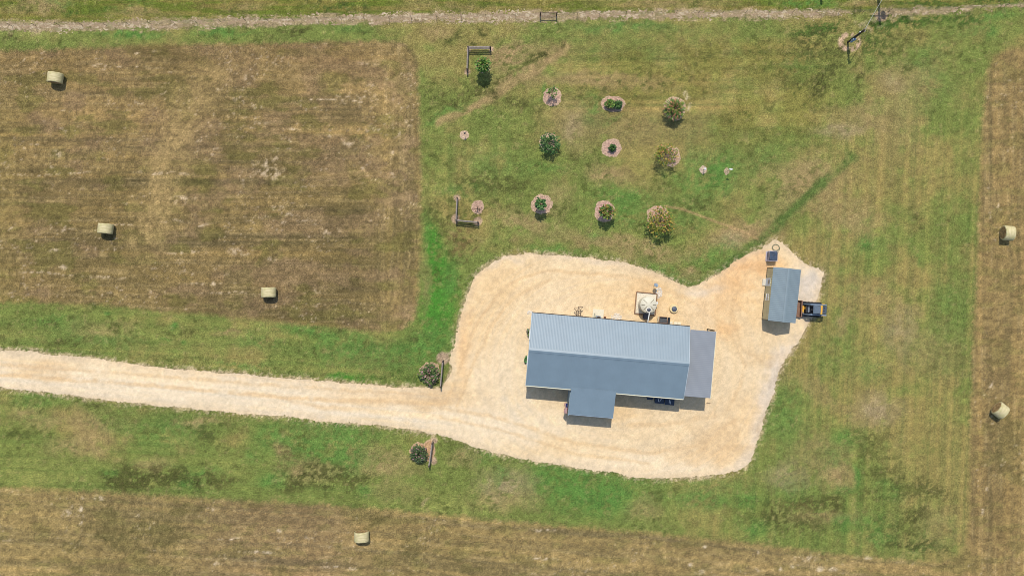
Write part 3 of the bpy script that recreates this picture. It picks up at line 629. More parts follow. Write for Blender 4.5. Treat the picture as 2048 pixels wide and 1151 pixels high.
GR = [(.45,(106,144,56)),(.3,(78,116,44)),(.15,(140,164,70)),(.1,(150,130,76))]
DG = [(.45,(62,100,44)),(.35,(84,122,56)),(.2,(112,142,70))]
YG = [(.42,(148,146,46)),(.36,(100,124,40)),(.15,(190,156,66)),(.07,(206,134,90))]
RD = [(.4,(104,132,50)),(.3,(140,150,60)),(.22,(202,138,98)),(.1,(76,100,42))]
PK = [(.46,(98,124,56)),(.24,(76,98,46)),(.2,(160,122,110)),(.1,(188,150,140))]
ORCH = 'young trees in mulch beds on the lawn'
def orchard():
    bed(1104,194,19,19,'round pinkish mulch bed under the thin sparse sapling north of the yard')
    plant('sapling','thin sparse green sapling on a long bare stem in its round mulch bed','tree',1103.5,191,1.7,.62,.75,150,.2,GR,'tree',.05,ORCH,1)
    bed(1226,208,24,17,'wide oval mulch bed holding two small green shrubs side by side')
    plant('shrub','larger bright green shrub of the pair sharing one oval mulch bed','shrub',1219,210,.55,.52,.5,420,.24,GR,'bush',.035,ORCH,2)
    plant('shrub','smaller dark green shrub of the pair sharing one oval mulch bed','shrub',1235,211,.5,.42,.45,280,.24,DG,'bush',.035,ORCH,3)
    bed(1349,217,22,23,'mulch bed with a pale sandy spill beside it under the spiky tree',(192,158,132))
    plant('tree','spiky round tree with long leaves and reddish middle at the end of the row','tree',1345,223,1.55,1.3,1.2,620,.5,RD,'spiky',.08,ORCH,4,lw=.11)
    bed(1097,284,18,19,'mulch bed mostly covered by the broad dark grey-green tree')
    plant('tree','broad loose dark grey-green tree with leaves drooping over its mulch bed','tree',1099,290,1.2,1.3,1.1,620,.22,DG,'tree',.06,ORCH,5,fill=.5)
    bed(1223.5,296,20,18.5,'clean round pink mulch bed around the smallest shrub',(198,162,140))
    plant('shrub','smallest narrow dark green shrub alone in a clean pink mulch bed','shrub',1224,297,.5,.3,.5,170,.26,DG,'bush',.03,ORCH,6)
    bed(1340,313,20,21,'mulch bed showing beside the thin yellow-green tree near two marker posts')
    plant('tree','thin airy yellow-green tree leaning off its mulch bed near the marker posts','tree',1327,313,1.9,1.4,1.3,430,.23,YG,'tree',.06,ORCH,7,fill=.5)
    bed(1209,422,20.5,21,'pink crescent of mulch beside the compact bright tree',(198,158,140))
    plant('tree','compact bright green and yellow tree casting a solid dark shadow','tree',1209.5,426,2.15,.85,.65,560,.27,[(.45,(118,142,54)),(.25,(78,108,42)),(.2,(160,150,62)),(.1,(168,120,70))],'tree',.06,ORCH,8)
    bed(1316,432,23,21,'mulch bed seen through the leaves of the widest yellowing tree',(198,160,134))
    plant('tree','widest yellowing tree with loose open leaves nearest the gravel yard','tree',1317,445,1.8,1.75,1.3,820,.22,YG,'tree',.07,ORCH,9,fill=.6)
    bed(1083.7,408.5,21,20.5,'round mulch bed of the staked green tree between two supports')
    plant('tree','small dense green tree tied between two thin support stakes','tree',1080.5,411,2.1,.62,.6,380,.26,[(.5,(84,128,60)),(.3,(64,102,50)),(.2,(116,150,76))],'tree',.05,ORCH,10,sticks=2)
    bed(955,413.5,12.5,14,'small mulch bed around the bare brown sapling inside the corner fence')
    plant('sapling','bare brown leafless sapling inside the corner of the rail fence','tree',955,417.5,.85,.6,.5,22,.14,[(1.,(110,86,60))],'tree',.06,ORCH,11)
    bed(966,133,15,14,'faint thin mulch bed under the green tree by the northern rail fence',(188,156,124),lump=.8)
    plant('tree','bushy mid-green tree beside the northern corner rail fence','tree',966.5,139,2.2,.85,.8,620,.28,GR,'tree',.07,ORCH,12)
    bed(860,745,21,22,'mulch bed at the drive entrance under the round purple-flowered shrub',(180,150,118))
    plant('flowering_shrub','round shrub with faded purple flowers on the upper side of the drive entrance','shrub',860,747.5,.75,1.15,.7,1100,.24,PK,'bush',.05,'flowering shrubs at the drive entrance',13)
    bed(838,905,18,20,'mulch bed on the lower side of the drive entrance, green shrub at its foot',(196,156,120),lump=.5)
    bed(858,900,12,22,'narrow mulch strip running under the lower gate rails',(200,160,118),z=.016,lump=.5)
    plant('flowering_shrub','dark green shrub with a few pink blooms on the lower side of the drive','shrub',839,905,.75,1.0,.75,1000,.23,[(.45,(84,104,56)),(.25,(64,80,48)),(.2,(104,122,70)),(.11,(164,126,124))],'bush',.05,'flowering shrubs at the drive entrance',14)
    bed(928.7,270,9.5,9,'small pale sandy bed at the foot of the dark marker stake',(206,176,146))
    bed(1406.3,339.5,7.5,8.5,'small mulch spot at the foot of the white-capped marker post',(198,176,150))
    bed(1453.5,342.5,6,7,'tiny mulch spot at the foot of the tall birdhouse pole',(186,166,132))

# ------------------------------------------------------------------ fences and poles
WOOD = mat('weathered_wood', A(166,152,138), .85, .15, var=.25, scale=5, bump=.3)
DWOOD = mat('dark_wood', A(92,76,64), .85, .15, var=.25, scale=6, bump=.3)
POSTM = mat('post_metal', A(78,72,60), .7, .2, var=.2)
def rail_fence(label, runs, group, hr=(.42,.82,1.2)):
    """runs: list of base px of the posts in order"""
    o = W(*runs[0]); t = thing('rail_fence', label, 'fence', o, 0, group)
    P = [W(*p)-o for p in runs]
    for p in P:
        m = MB(); m.tube([(p.x,p.y,-.1),(p.x+.005,p.y,1.28),(p.x+.005,p.y,1.33)], [.105,.095,.07], 10); m.build('post', DWOOD, t, smooth=True)
    for a, b in zip(P[:-1], P[1:]):
        for h in hr:
            d = (b-a).normalized()*.12; m = MB(); mid = (a+b)/2; jz = random.uniform(-.02,.02)
            m.tube([a-d+Vector((0,0,h)), mid+Vector((random.uniform(-.02,.02),random.uniform(-.02,.02),h+jz)), b+d+Vector((0,0,h+random.uniform(-.02,.02)))], [.07,.078,.068], 8)
            m.build('rail', WOOD, t, smooth=True)
def fences():
    g = 'split rail fence pieces'
    rail_fence('corner rail fence open to the south round a bushy tree, just below the wire fence', [(980.8,99),(936.8,99),(935,143)], g)
    rail_fence('corner rail fence round the bare sapling and nearest the hay field', [(915.3,398),(913.2,441.5),(956.5,445.5)], g)
    rail_fence('straight rail fence beside the purple-flowered shrub above the drive', [(886.5,721),(882,771)], g)
    rail_fence('straight rail fence beside the dark shrub below the drive', [(865.7,883),(859.3,928)], g)
    bases = [(-22,54),(25.4,53),(73.8,53.4),(119.7,51.4),(165.6,51.4),(213.5,52),(259.8,50.6),(302.3,49),(349,47.5),(394.5,46.7),(442,44.3),(492,42.7),(535.8,42.7),(587.9,42.7),(637,41),(683,40),
      (729,38.6),(778.6,38),(823,38),(873.5,35.4),(922.7,34.8),(971.9,34.8),(1031.5,33.8),(1080.3,32),(1113,32),(1154.5,30.5),(1198.4,29.5),(1251.5,29),(1304.3,28.2),(1351.7,27.5),(1396.4,27),(1444.2,27),(1490.3,26.7),
      (1536.5,27),(1583.6,26.3),(1631.8,25.6),(1677,25.6),(1725.5,24.6),(1776.5,23.8),(1821.5,21.8),(1867.4,20),(1912.7,18.7),(1960.3,17),(2008.4,13.3),(2056,11)]
    o = W(1024, 33); t = thing('wire_fence', 'long wire stock fence on thin dark posts along the worn path', 'fence', o)
    P = [W(*p)-o for p in bases]
    for p, q in zip(P, bases):
        big = q[0] in (1080.3, 1113)
        m = MB(); m.tube([(p.x,p.y,-.1),(p.x,p.y,1.3 if not big else 1.45)], .022 if not big else .075, 7); m.build('post', DWOOD if big else POSTM, t, smooth=True)
    m = MB(); a, b = P[bases.index((1080.3,32))], P[bases.index((1113,32))]
    m.tube([a+Vector((0,0,1.12)), b+Vector((0,0,1.12))], .06, 7); m.build('brace_rail', DWOOD, t)
    m = MB(); m.tube([a+Vector((0,0,.3)), b+Vector((0,0,.3))], .045, 7); m.build('brace_rail', DWOOD, t)
    for h in (.25,.5,.75,1.,1.22):
        m = MB(); m.tube([p+Vector((0,0,h)) for p in P], .005, 4); m.build('wire', mat('wire', A(140,138,132), .5, .4, .8), t)

GREYM = mat('grey_metal', A(150,158,166), .45, .5, .3, var=.08)
WHITE = mat('white_paint', A(236,234,226), .5, .4, var=.05)
BLACKP = mat('black_plastic', A(34,38,44), .45, .4, var=.12)
def poles():
    PW = mat('pole_wood', A(84,70,58), .85, .15, var=.25, scale=8, bump=.3)
    b = W(1695.3,85); t = thing('utility_pole', 'short dark service pole with a grey meter box, ringed by pale soil', 'utility pole', b)
    m = MB(); m.tube([(0,0,-.2),(0,0,2.6),(0,0,5.2)], [.13,.12,.10], 12); m.build('pole', PW, t, smooth=True)
    m = MB(); m.box(.02,-.2,1.9,.36,.22,.7,bev=.03); m.box(.02,-.22,1.2,.26,.18,.4,bev=.02); m.box(.02,-.2,1.9,.2,.3,.2,bev=.02); m.build('meter_box', mat('meter_box', A(150,172,190), .5,.4), t)
    m = MB(); m.tube([(.0,.14,1.0),(0,.14,5.0),(0.05,.16,5.35),(.2,.22,5.3)], .035, 8); m.build('conduit', GREYM, t, smooth=True)
    m = MB(); m.lathe([(.05,4.7),(.09,4.75),(.06,4.85),(.09,4.9),(.04,5.0)],.16,0,12); m.build('insulator', WHITE, t, smooth=True)
    m = MB(); m.lathe([(.05,4.2),(.09,4.25),(.06,4.35),(.04,4.4)],-.15,.06,12); m.build('insulator', WHITE, t, smooth=True)
    c = W(1754.5,-34); t2 = thing('utility_pole', 'tall utility pole with a transformer beyond the frame, casting the long shadow', 'utility pole', c)
    m = MB(); m.tube([(0,0,-.2),(0,0,5),(0,0,10.1)], [.2,.17,.14], 12); m.build('pole', PW, t2, smooth=True)
    m = MB(); m.lathe([(.1,7.15),(.30,7.2),(.30,8.2),(.24,8.3),(.1,8.34)], .5, -.06, 18); m.bar((0,0,7.9),(.25,-.03,7.9),.1); m.build('transformer', GREYM, t2, smooth=True)
    m = MB(); m.box(0,0,8.0,2.4,.1,.12); m.build('crossarm', PW, t2)
    e = W(1641,-18); t3 = thing('fence_post', 'single stout post beyond the wire fence, only its shadow tip in view', 'post', e)
    m = MB(); m.tube([(0,0,-.1),(0,0,3.1)], [.16,.14], 10); m.build('shaft', PW, t3, smooth=True)
    m = MB(); m.lathe([(.17,3.05),(.17,3.1),(.03,3.16)],0,0,10); m.build('cap', GREYM, t3)
    m = MB(); A0 = b+Vector((.1,.1,5.1)); B0 = c+Vector((.15,0,7.9)); pts = []
    for k in range(13):
        q = A0.lerp(B0, k/12); q.z -= 4*.35*(k/12)*(1-k/12); pts.append(q)
    m.tube(pts, .026, 6); tag(m.build('power_line', mat('cable', A(196,192,176), .6,.3), smooth=True), 'thin pale overhead cable from the service pole to the pole beyond', 'cable')

def markers():
    g = 'thin marker posts on the lawn'
    b = W(930.3,269.5); t = thing('marker_stake', 'dark stake with a small round lamp top in a sandy bed', 'garden light', b, 0, g)
    m = MB(); m.tube([(0,0,-.05),(0,0,1.05)], .022, 8); m.build('stake', POSTM, t, smooth=True)
    m = MB(); m.lathe([(.03,1.02),(.13,1.08),(.14,1.2),(.1,1.28),(.03,1.3)],0,0,14); m.build('lamp_head', mat('lamp_dark', A(70,66,60),.5,.4), t, smooth=True)
    b = W(1406.5,340); t = thing('marker_post', 'short post with a small white cap beside a mulch spot', 'post', b, 0, g)
    m = MB(); m.tube([(0,0,-.05),(0,0,1.05)], .028, 8); m.build('stake', POSTM, t, smooth=True)
    m = MB(); m.box(0,0,1.12,.24,.22,.16,bev=.03); m.build('cap', WHITE, t)
    b = W(1453.8,342.5); t = thing('birdhouse_pole', 'tall thin pole carrying a flat-roofed white birdhouse', 'birdhouse', b, R(-8), g)
    m = MB(); m.tube([(0,0,-.05),(0,0,1.8)], .025, 8); m.build('pole', POSTM, t, smooth=True)
    m = MB(); m.box(0,0,1.9,.22,.12,.22); m.build('box', mat('bird_box', A(200,196,184),.6,.2), t)
    m = MB(); m.bar((-.19,-.04,2.02),(.19,-.04,2.02),.1,.02); m.bar((-.19,.04,2.035),(.19,.04,2.035),.09,.02); m.build('roof', WHITE, t)

# ------------------------------------------------------------------ hay
def bale_proto():
    t = thing('hay_bale', '', 'hay bale', (0,0,0), 0, 'round hay bales in the fields')
    r, L = .92, 1.22
    M = Matrix.Translation((0,0,r*.93)) @ Matrix.Diagonal((1,1,.94,1)) @ Matrix.Rotation(R(90),4,'X')
    n = 48; prof = [(r-.16,-L/2),(r-.05,-L/2+.015),(r-.01,-L/2+.07),(r,-L/2+.2),(r-.006,-.2),(r+.002,-.05),(r-.006,.1),(r,.3),(r-.01,L/2-.07),(r-.05,L/2-.015),(r-.16,L/2)]
    V = []; F = []; rg = random.Random(5)
    for i,(q,z) in enumerate(prof):
        for k in range(n):
            a = 2*math.pi*k/n; w = q*(1+.012*math.sin(3*a+i*.7)+.008*rg.uniform(-1,1)); V.append(M @ Vector((w*math.cos(a), w*math.sin(a), z+.012*rg.uniform(-1,1))))
    for i in range(len(prof)-1):
        for k in range(n): F.append((i*n+k, i*n+(k+1)%n, (i+1)*n+(k+1)%n, (i+1)*n+k))
    b = MB(); b.add(V, F); b.build('wrapped_side', HAYW, t, smooth=True)
    for sg in (-1, 1):
        V = []; F = []; rings = [(r-.155,L/2-.001),(r*.7,L/2+.015),(r*.5,L/2-.015),(r*.3,L/2+.02),(r*.12,L/2-.02)]
        for i,(q,z) in enumerate(rings):
            for k in range(n):
                a = 2*math.pi*k/n; V.append(M @ Vector((q*math.cos(a), q*math.sin(a), sg*(z+.02*rg.uniform(-1,1)))))
        for i in range(len(rings)-1):
            for k in range(n): F.append((i*n+k, i*n+(k+1)%n, (i+1)*n+(k+1)%n, (i+1)*n+k))
        F.append(tuple((len(rings)-1)*n+k for k in range(n)))
        e = MB(); e.add(V, F); e.build('end_face', HAYE, t, smooth=True)
    return t
def hay_mats():
    global HAYW, HAYE
    m = bpy.data.materials.new('net_wrap'); n, l, b = nt(m); b.inputs['Roughness'].default_value = .6; b.inputs['Specular IOR Level'].default_value = .25
    tc = n.new('ShaderNodeTexCoord'); oi = n.new('ShaderNodeObjectInfo')
    mp = n.new('ShaderNodeMapping'); mp.inputs['Scale'].default_value = (.5,7,.5); l.new(tc.outputs['Object'], mp.inputs['Vector'])
    nz = n.new('ShaderNodeTexNoise'); nz.inputs['Scale'].default_value = 2.2; nz.inputs['Detail'].default_value = 5; l.new(mp.outputs[0], nz.inputs['Vector'])
    cr = n.new('ShaderNodeValToRGB'); e = cr.color_ramp.elements; e[0].position = .32; e[0].color = (*A(190,172,120),1); e[1].position = .66; e[1].color = (*A(244,228,178),1); l.new(nz.outputs['Fac'], cr.inputs[0])
    n2 = n.new('ShaderNodeTexNoise'); n2.inputs['Scale'].default_value = 2.5; l.new(tc.outputs['Object'], n2.inputs['Vector'])
    mr = n.new('ShaderNodeMapRange'); mr.inputs[1].default_value = .4; mr.inputs[2].default_value = .7; l.new(n2.outputs['Fac'], mr.inputs[0])
    mx = n.new('ShaderNodeMix'); mx.data_type = 'RGBA'; l.new(mr.outputs[0], mx.inputs[0]); l.new(cr.outputs[0], mx.inputs[6]); mx.inputs[7].default_value = (*A(206,194,136),1)
    l.new(mx.outputs[2], b.inputs['Base Color']); HAYW = m
    m = bpy.data.materials.new('hay_end'); n, l, b = nt(m); b.inputs['Roughness'].default_value = .95; b.inputs['Specular IOR Level'].default_value = .05
    tc = n.new('ShaderNodeTexCoord'); nz = n.new('ShaderNodeTexNoise'); nz.inputs['Scale'].default_value = 7; nz.inputs['Detail'].default_value = 6; l.new(tc.outputs['Object'], nz.inputs['Vector'])
    cr = n.new('ShaderNodeValToRGB'); e = cr.color_ramp.elements; e[0].position = .3; e[0].color = (*A(112,88,60),1); e[1].position = .7; e[1].color = (*A(214,178,122),1); l.new(nz.outputs['Fac'], cr.inputs[0]); l.new(cr.outputs[0], b.inputs['Base Color'])
    bp = n.new('ShaderNodeBump'); bp.inputs['Strength'].default_value = .8; bp.inputs['Distance'].default_value = .05; l.new(nz.outputs['Fac'], bp.inputs['Height']); l.new(bp.outputs[0], b.inputs['Normal']); HAYE = m
def bales():
    hay_mats()
    spots = [(117.6,159,-6,'pale green round hay bale farthest from the drive, nearest the wire fence'),
             (217.3,457.8,-5,'round hay bale with a tufty top edge midway down the brown field'),
             (541,584,1,'round hay bale with dark strap lines nearest the driveway verge'),
             (725.6,1068,2,'cream round hay bale alone in the tan field south of the drive'),
             (2008,466.8,86,'round hay bale with a dark weathered end, upper bale beside the east lawn'),
             (1993,818,53,'round hay bale turned askew with its rolled end showing, beside the east lawn')]
    p = bale_proto(); kids = list(p.children)
    for i, (x, y, a, lb) in enumerate(spots):
        o = p
        if i:
            o = p.copy(); COL.objects.link(o)
            for k in kids:
                c = k.copy(); COL.objects.link(c); c.parent = o
        o.location = W(x, y); o.rotation_euler.z = R(a); o['label'] = lb

# ------------------------------------------------------------------ house
HR = R(-5.0); HCEN = W(1208.9, 706.5)
def hl(px, py, z):
    d = W(px, py, z)-HCEN; c, s = math.cos(-HR), math.sin(-HR)
    return Vector((d.x*c-d.y*s, d.x*s+d.y*c, z))
def roofmat(name, c, rough=.5):
    if name in MATS: return MATS[name]
    m = mat(name, c, rough-.04, .5, 0., .05, .7); return m
ROOF = roofmat('blue_grey_roof_metal', (.140,.187,.213)); ROOF2 = roofmat('grey_roof_metal', (.170,.182,.192), .55); ROOF3 = roofmat('shed_roof_metal', (.165,.205,.215))
def ribwall(name, c, var=.06): return mat(name, c, .55, .3, var=var, scale=2)
WALLM = ribwall('house_wall', A(206,202,192)); CREAM = mat('cream_trim', A(232,226,196), .5, .3, var=.04); DARKT = mat('dark_trim', A(66,58,50), .6, .3, var=.1)
GLASS = mat('window_glass', A(52,64,80), .12, .6, var=.1)
def ribbed_wall(mb, a, b, z0, z1, pitch=.23, d=.02, zt=None):
    """proud vertical ribs on a wall from a to b"""
    a = Vector(a); b = Vector(b); L = (b-a).length; u = (b-a)/L; n = Vector((u.y,-u.x,0)); x = pitch/2
    while x < L:
        p = a+u*x+n*d/2; top = z1 if zt is None else zt(x/L)
        mb.box(p.x, p.y, (z0+top)/2, .05, d+.012, top-z0, rz=math.atan2(u.y, u.x)); x += pitch
def window(parent, p, rz, w, h, name='window'):
    f = MB()
    for dx in (-w/2, w/2): f.box(dx,0,0,.05,.06,h+.05)
    for dz in (-h/2, h/2): f.box(0,0,dz,w-.05,.06,.05)
    f.box(0,0,0,w-.05,.05,.03)
    o = f.build(name, WHITE, parent, p, rz)
    g = MB(); g.box(0,0,0,w-.06,.03,h-.06); g.build('pane', GLASS, o)
    s = MB(); s.box(0,-.04,-h/2-.045,w+.1,.08,.03); s.build('sill', WHITE, o)
    return o
def house():
    t = thing('house', 'long low house with a blue-grey ribbed metal roof, porch wing and side carport', 'house', HCEN, HR)
    U, V = 9.55, 4.38; ze, zr = 3.8, 5.25; sl = (zr-ze)/V
    # walls: pentagon profile along the length
    wv, wu = V-.22, U-.06; zw = ze-.13
    w = MB(); prof = [(-wv,-.1),(wv,-.1),(wv,zw+.0),(0,zw+sl*wv),(-wv,zw)]
    P = [Vector((u,v,z)) for u in (-wu,wu) for v,z in prof]
    w.add(P, [(0,1,2,3,4),(9,8,7,6,5)]+[(i,(i+1)%5,5+(i+1)%5,5+i) for i in range(5)])
    ribbed_wall(w,(wu,wv,0),(-wu,wv,0),0,zw); ribbed_wall(w,(-wu,-wv,0),(wu,-wv,0),0,zw)
    zt = lambda f: zw+sl*wv*(1-abs(2*f-1))-.03
    ribbed_wall(w,(-wu,wv,0),(-wu,-wv,0),0,0,zt=zt); ribbed_wall(w,(wu,-wv,0),(wu,wv,0),0,0,zt=zt)
    w.build('wall', WALLM, t)
    r = MB(); r.ribbed((-U,0,zr),(2*U,0,0),(0,V,ze-zr),.183,.008,.032,.02,.06); r.ribbed((-U,0,zr),(2*U,0,0),(0,-V,ze-zr),.183,.008,.032,.02,.06)
    ro = r.build('roof', ROOF, t)
    rc = MB(); q = .27
    for sg in (1,-1):
        a = Vector((-U-.01,0,zr+.055)); b = Vector((U+.01,0,zr+.055)); dn = Vector((0,sg*q,-q*sl))
        rc.add([a,b,b+dn,a+dn,a+Vector((0,0,-.02)),b+Vector((0,0,-.02)),b+dn+Vector((0,0,-.02)),a+dn+Vector((0,0,-.02))],[(0,1,2,3),(7,6,5,4),(0,4,5,1),(1,5,6,2),(2,6,7,3),(3,7,4,0)])
    rc.build('ridge_cap', ROOF, ro)
    for u in (-U-.02, U+.02):
        rk = MB()
        for sg in (1,-1): rk.bar((u,0,zr-.03),(u,sg*V,ze-.03),.05,.16)
        rk.build('rake_trim', mat('rake_trim', A(190,202,206),.5,.3,var=.05), ro)
    # porch wing
    a = hl(1141.9,776.3,ze); b = hl(1232.4,785.2,ze); c = hl(1137.4,827.3,3.2); d = hl(1225.4,834.7,3.2)
    u0 = (a.x+c.x)/2; u1 = (b.x+d.x)/2; vb = (c.y+d.y)/2; v0 = -V+.25; z0 = ze+sl*.25+.045; z1 = 3.2
    for nm, ua, ub in (('gutter',-U,u0-.02),('gutter',u1+.02,U)):
        g = MB(); g.box((ua+ub)/2,-V-.06,ze-.06,ub-ua,.11,.12,bev=.01); g.build(nm, CREAM, t)
    g = MB(); g.box(0,V+.055,ze-.06,2*U,.1,.12,bev=.01); g.build('gutter', DARKT, t)
    p = MB(); p.ribbed((u0,v0,z0),(u1-u0,0,0),(0,vb-v0,z1-z0),.183,.008,.032,.02,.06); p.build('porch_roof', ROOF, t)
    pf = MB(); pf.box((u0+u1)/2,vb-.04,z1-.06,u1-u0,.06,.14); pf.build('porch_fascia', mat('fascia', A(150,168,182),.5,.3,var=.05), t)
    slp = (z1-z0)/(vb-v0)
    for x, y in ((u0+.2,vb+.22),(u1-.2,vb+.22),((u0+u1)/2,vb+.22)):
        m = MB(); m.box(x,y,(z1-.06)/2,.16,.16,z1-.06-.02,bev=.01); m.box(x,y,.12,.26,.26,.24,bev=.01); m.build('porch_post', CREAM, t)
    m = MB(); wv1 = -wv-1.45; m.box(u0-.0,(-wv+wv1)/2,1.55,.1,wv-.0+wv1*-1-wv,3.1); m.build('porch_side_wall', mat('porch_wall', A(140,160,170),.6,.3), t)
    m = MB(); m.box((u0+u1)/2,(-wv-.03+vb+.1)/2,.06,u1-u0-.25,abs(vb+.1+wv)-.05,.12,bev=.02); m.build('porch_floor', mat('porch_concrete', A(206,198,182),.85,.1,bump=.2), t)
    # carport on the east gable
    n0 = hl(1380,660,4.1); n1 = hl(1432,661.5,4.08); s1 = hl(1420.6,795.7,4.08)
    vn = (n0.y+n1.y)/2; vs = s1.y; ue = (n1.x+s1.x)/2; cz0, cz1 = 4.12, 4.08
    m = MB(); m.ribbed((U+.06,vs,cz0),(0,vn-vs,0),(ue-U-.06,0,cz1-cz0),.23,.006,.03,.02,.05); m.build('carport_roof', ROOF2, t)
    m = MB(); m.box(ue+.03,(vn+vs)/2,cz1-.05,.05,vn-vs+.04,.13); m.build('carport_fascia', CREAM, t)
    for x, y in ((ue-.15,vn+.12),(ue-.15,vs+.15),(ue-.15,(vn+vs)/2)):
        m = MB(); m.box(x,y,cz1/2-.04,.12,.12,cz1-.1); m.build('carport_post', DARKT, t)
    m = MB(); m.bar((ue-.15,vn+.06,3.5),(ue-.95,vn+.06,3.98),.07); m.build('carport_brace', DARKT, t)
    # openings
    for v in (-1.6, 1.6): window(t,(-wu-.035,v,1.6),R(-90),1.1,1.2)
    for u in (-7.2, 4.2, 7.4): window(t,(u,-wv-.035,1.6),0,1.1,1.2)
    for u in (-8, -1.5, 3.): window(t,(u,wv+.035,1.7),R(180),1.,1.)
    dr = MB(); dr.box((u0+u1)/2,-wv-.035,1.11,1.,.06,2.1); dd = dr.build('door', mat('door_paint', A(96,60,48),.5,.4), t)
    k = MB(); k.lathe([(.02,-.03),(.04,0),(.02,.03)],(u0+u1)/2+.4,-wv-.09,10); 
    for i,v in enumerate(k.v): k.v[i] = (v[0],v[1],v[2]+1.05)
    k.build('handle', GREYM, dd)
    dr = MB(); dr.box(wu+.035,0,1.3,.06,3.2,2.5); dr.build('garage_door', CREAM, t)
    m = MB(); m.tube([(-U+.12,V+.02,ze-.1),(-U+.12,wv+.06,ze-.35),(-U+.12,wv+.06,.15),(-U+.05,wv+.3,.06)], .05, 8); m.build('downspout', WHITE, t)
    return t, dict(U=U,V=V,u0=u0,u1=u1,vb=vb,wv=wv,wu=wu,ue=ue,vs=vs,vn=vn)

def hw(u, v, z=0):
    c, s = math.cos(HR), math.sin(HR); return Vector((HCEN.x+u*c-v*s, HCEN.y+u*s+v*c, z))

def shed():
    cen = W(1555.5,589.5); rz = R(-6.0)
    t = thing('shed', 'small gabled metal shed with tan ribbed walls near the loader', 'shed', cen, rz)
    X, Y = 1.69, 3.27; ze, zr = 2.7, 3.48; sl = (zr-ze)/X
    wx, wy = X-.04, Y-.06; zw = ze-.09
    SW = mat('shed_wall', A(232,222,178), .6, .25, var=.06, scale=2)
    w = MB(); prof = [(-wx,-.1),(wx,-.1),(wx,zw),(0,zw+sl*wx),(-wx,zw)]
    w.add([Vector((x,y,z)) for y in (-wy,wy) for x,z in prof], [(4,3,2,1,0),(5,6,7,8,9)]+[(5+i,5+(i+1)%5,(i+1)%5,i) for i in range(5)])
    zt = lambda f: zw+sl*wx*(1-abs(2*f-1))-.03
    ribbed_wall(w,(-wx,wy,0),(-wx,-wy,0),0,zw,.3,.045); ribbed_wall(w,(wx,-wy,0),(wx,wy,0),0,zw,.23); ribbed_wall(w,(-wx,-wy,0),(wx,-wy,0),0,0,.23,zt=zt); ribbed_wall(w,(wx,wy,0),(-wx,wy,0),0,0,.23,zt=zt)
    w.build('wall', SW, t)
    r = MB(); r.ribbed((0,-Y,zr),(0,2*Y,0),(X,0,ze-zr),.23,.03,.03,.02,.05); r.ribbed((0,-Y,zr),(0,2*Y,0),(-X,0,ze-zr),.23,.03,.03,.02,.05); ro = r.build('roof', ROOF3, t)
    rc = MB(); q = .17
    for sg in (1,-1):
        a = Vector((0,-Y-.01,zr+.05)); b = Vector((0,Y+.01,zr+.05)); dn = Vector((sg*q,0,-q*sl)); z = Vector((0,0,-.02))
        rc.add([a,b,b+dn,a+dn,a+z,b+z,b+dn+z,a+dn+z],[(0,1,2,3),(7,6,5,4),(0,4,5,1),(1,5,6,2),(2,6,7,3),(3,7,4,0)])
    rc.build('ridge_cap', ROOF3, ro)
    c = MB()
    for y in (-wy,wy): c.box(-wx-.015,y,zw/2,.06,.07,zw)
    c.box(-wx-.02,0,.05,.06,2*wy,.1); c.build('corner_trim', DARKT, t)
    d = MB(); d.box(-wx-.04,1.45,1.06,.06,.98,2.0); dd = d.build('door', mat('shed_door', A(214,226,236),.45,.4,var=.04), t)
    g = MB(); g.box(-wx-.078,1.45,1.5,.02,.5,.6); g.build('pane', GLASS, dd)
    h = MB(); h.box(-wx-.09,1.06,1.0,.05,.05,.14); h.build('handle', GREYM, dd)
    fr = MB(); fr.box(-wx-.03,1.45-.54,1.06,.08,.08,2.1); fr.box(-wx-.03,1.45+.54,1.06,.08,.08,2.1); fr.box(-wx-.03,1.45,2.14,.08,1.16,.08); fr.build('door_frame', SW, t)
    window(t,(-wx-.045,-.42,1.55),R(-90),.75,.8)
    s = W(1528.3,564); st = MB(); st.box(0,0,.09,.5,.82,.18,bev=.03); tag(st.build('door_step', mat('concrete', A(226,214,190),.85,.1,bump=.25,var=.1), None, s, rz), 'pale concrete step in front of the shed door', 'step')

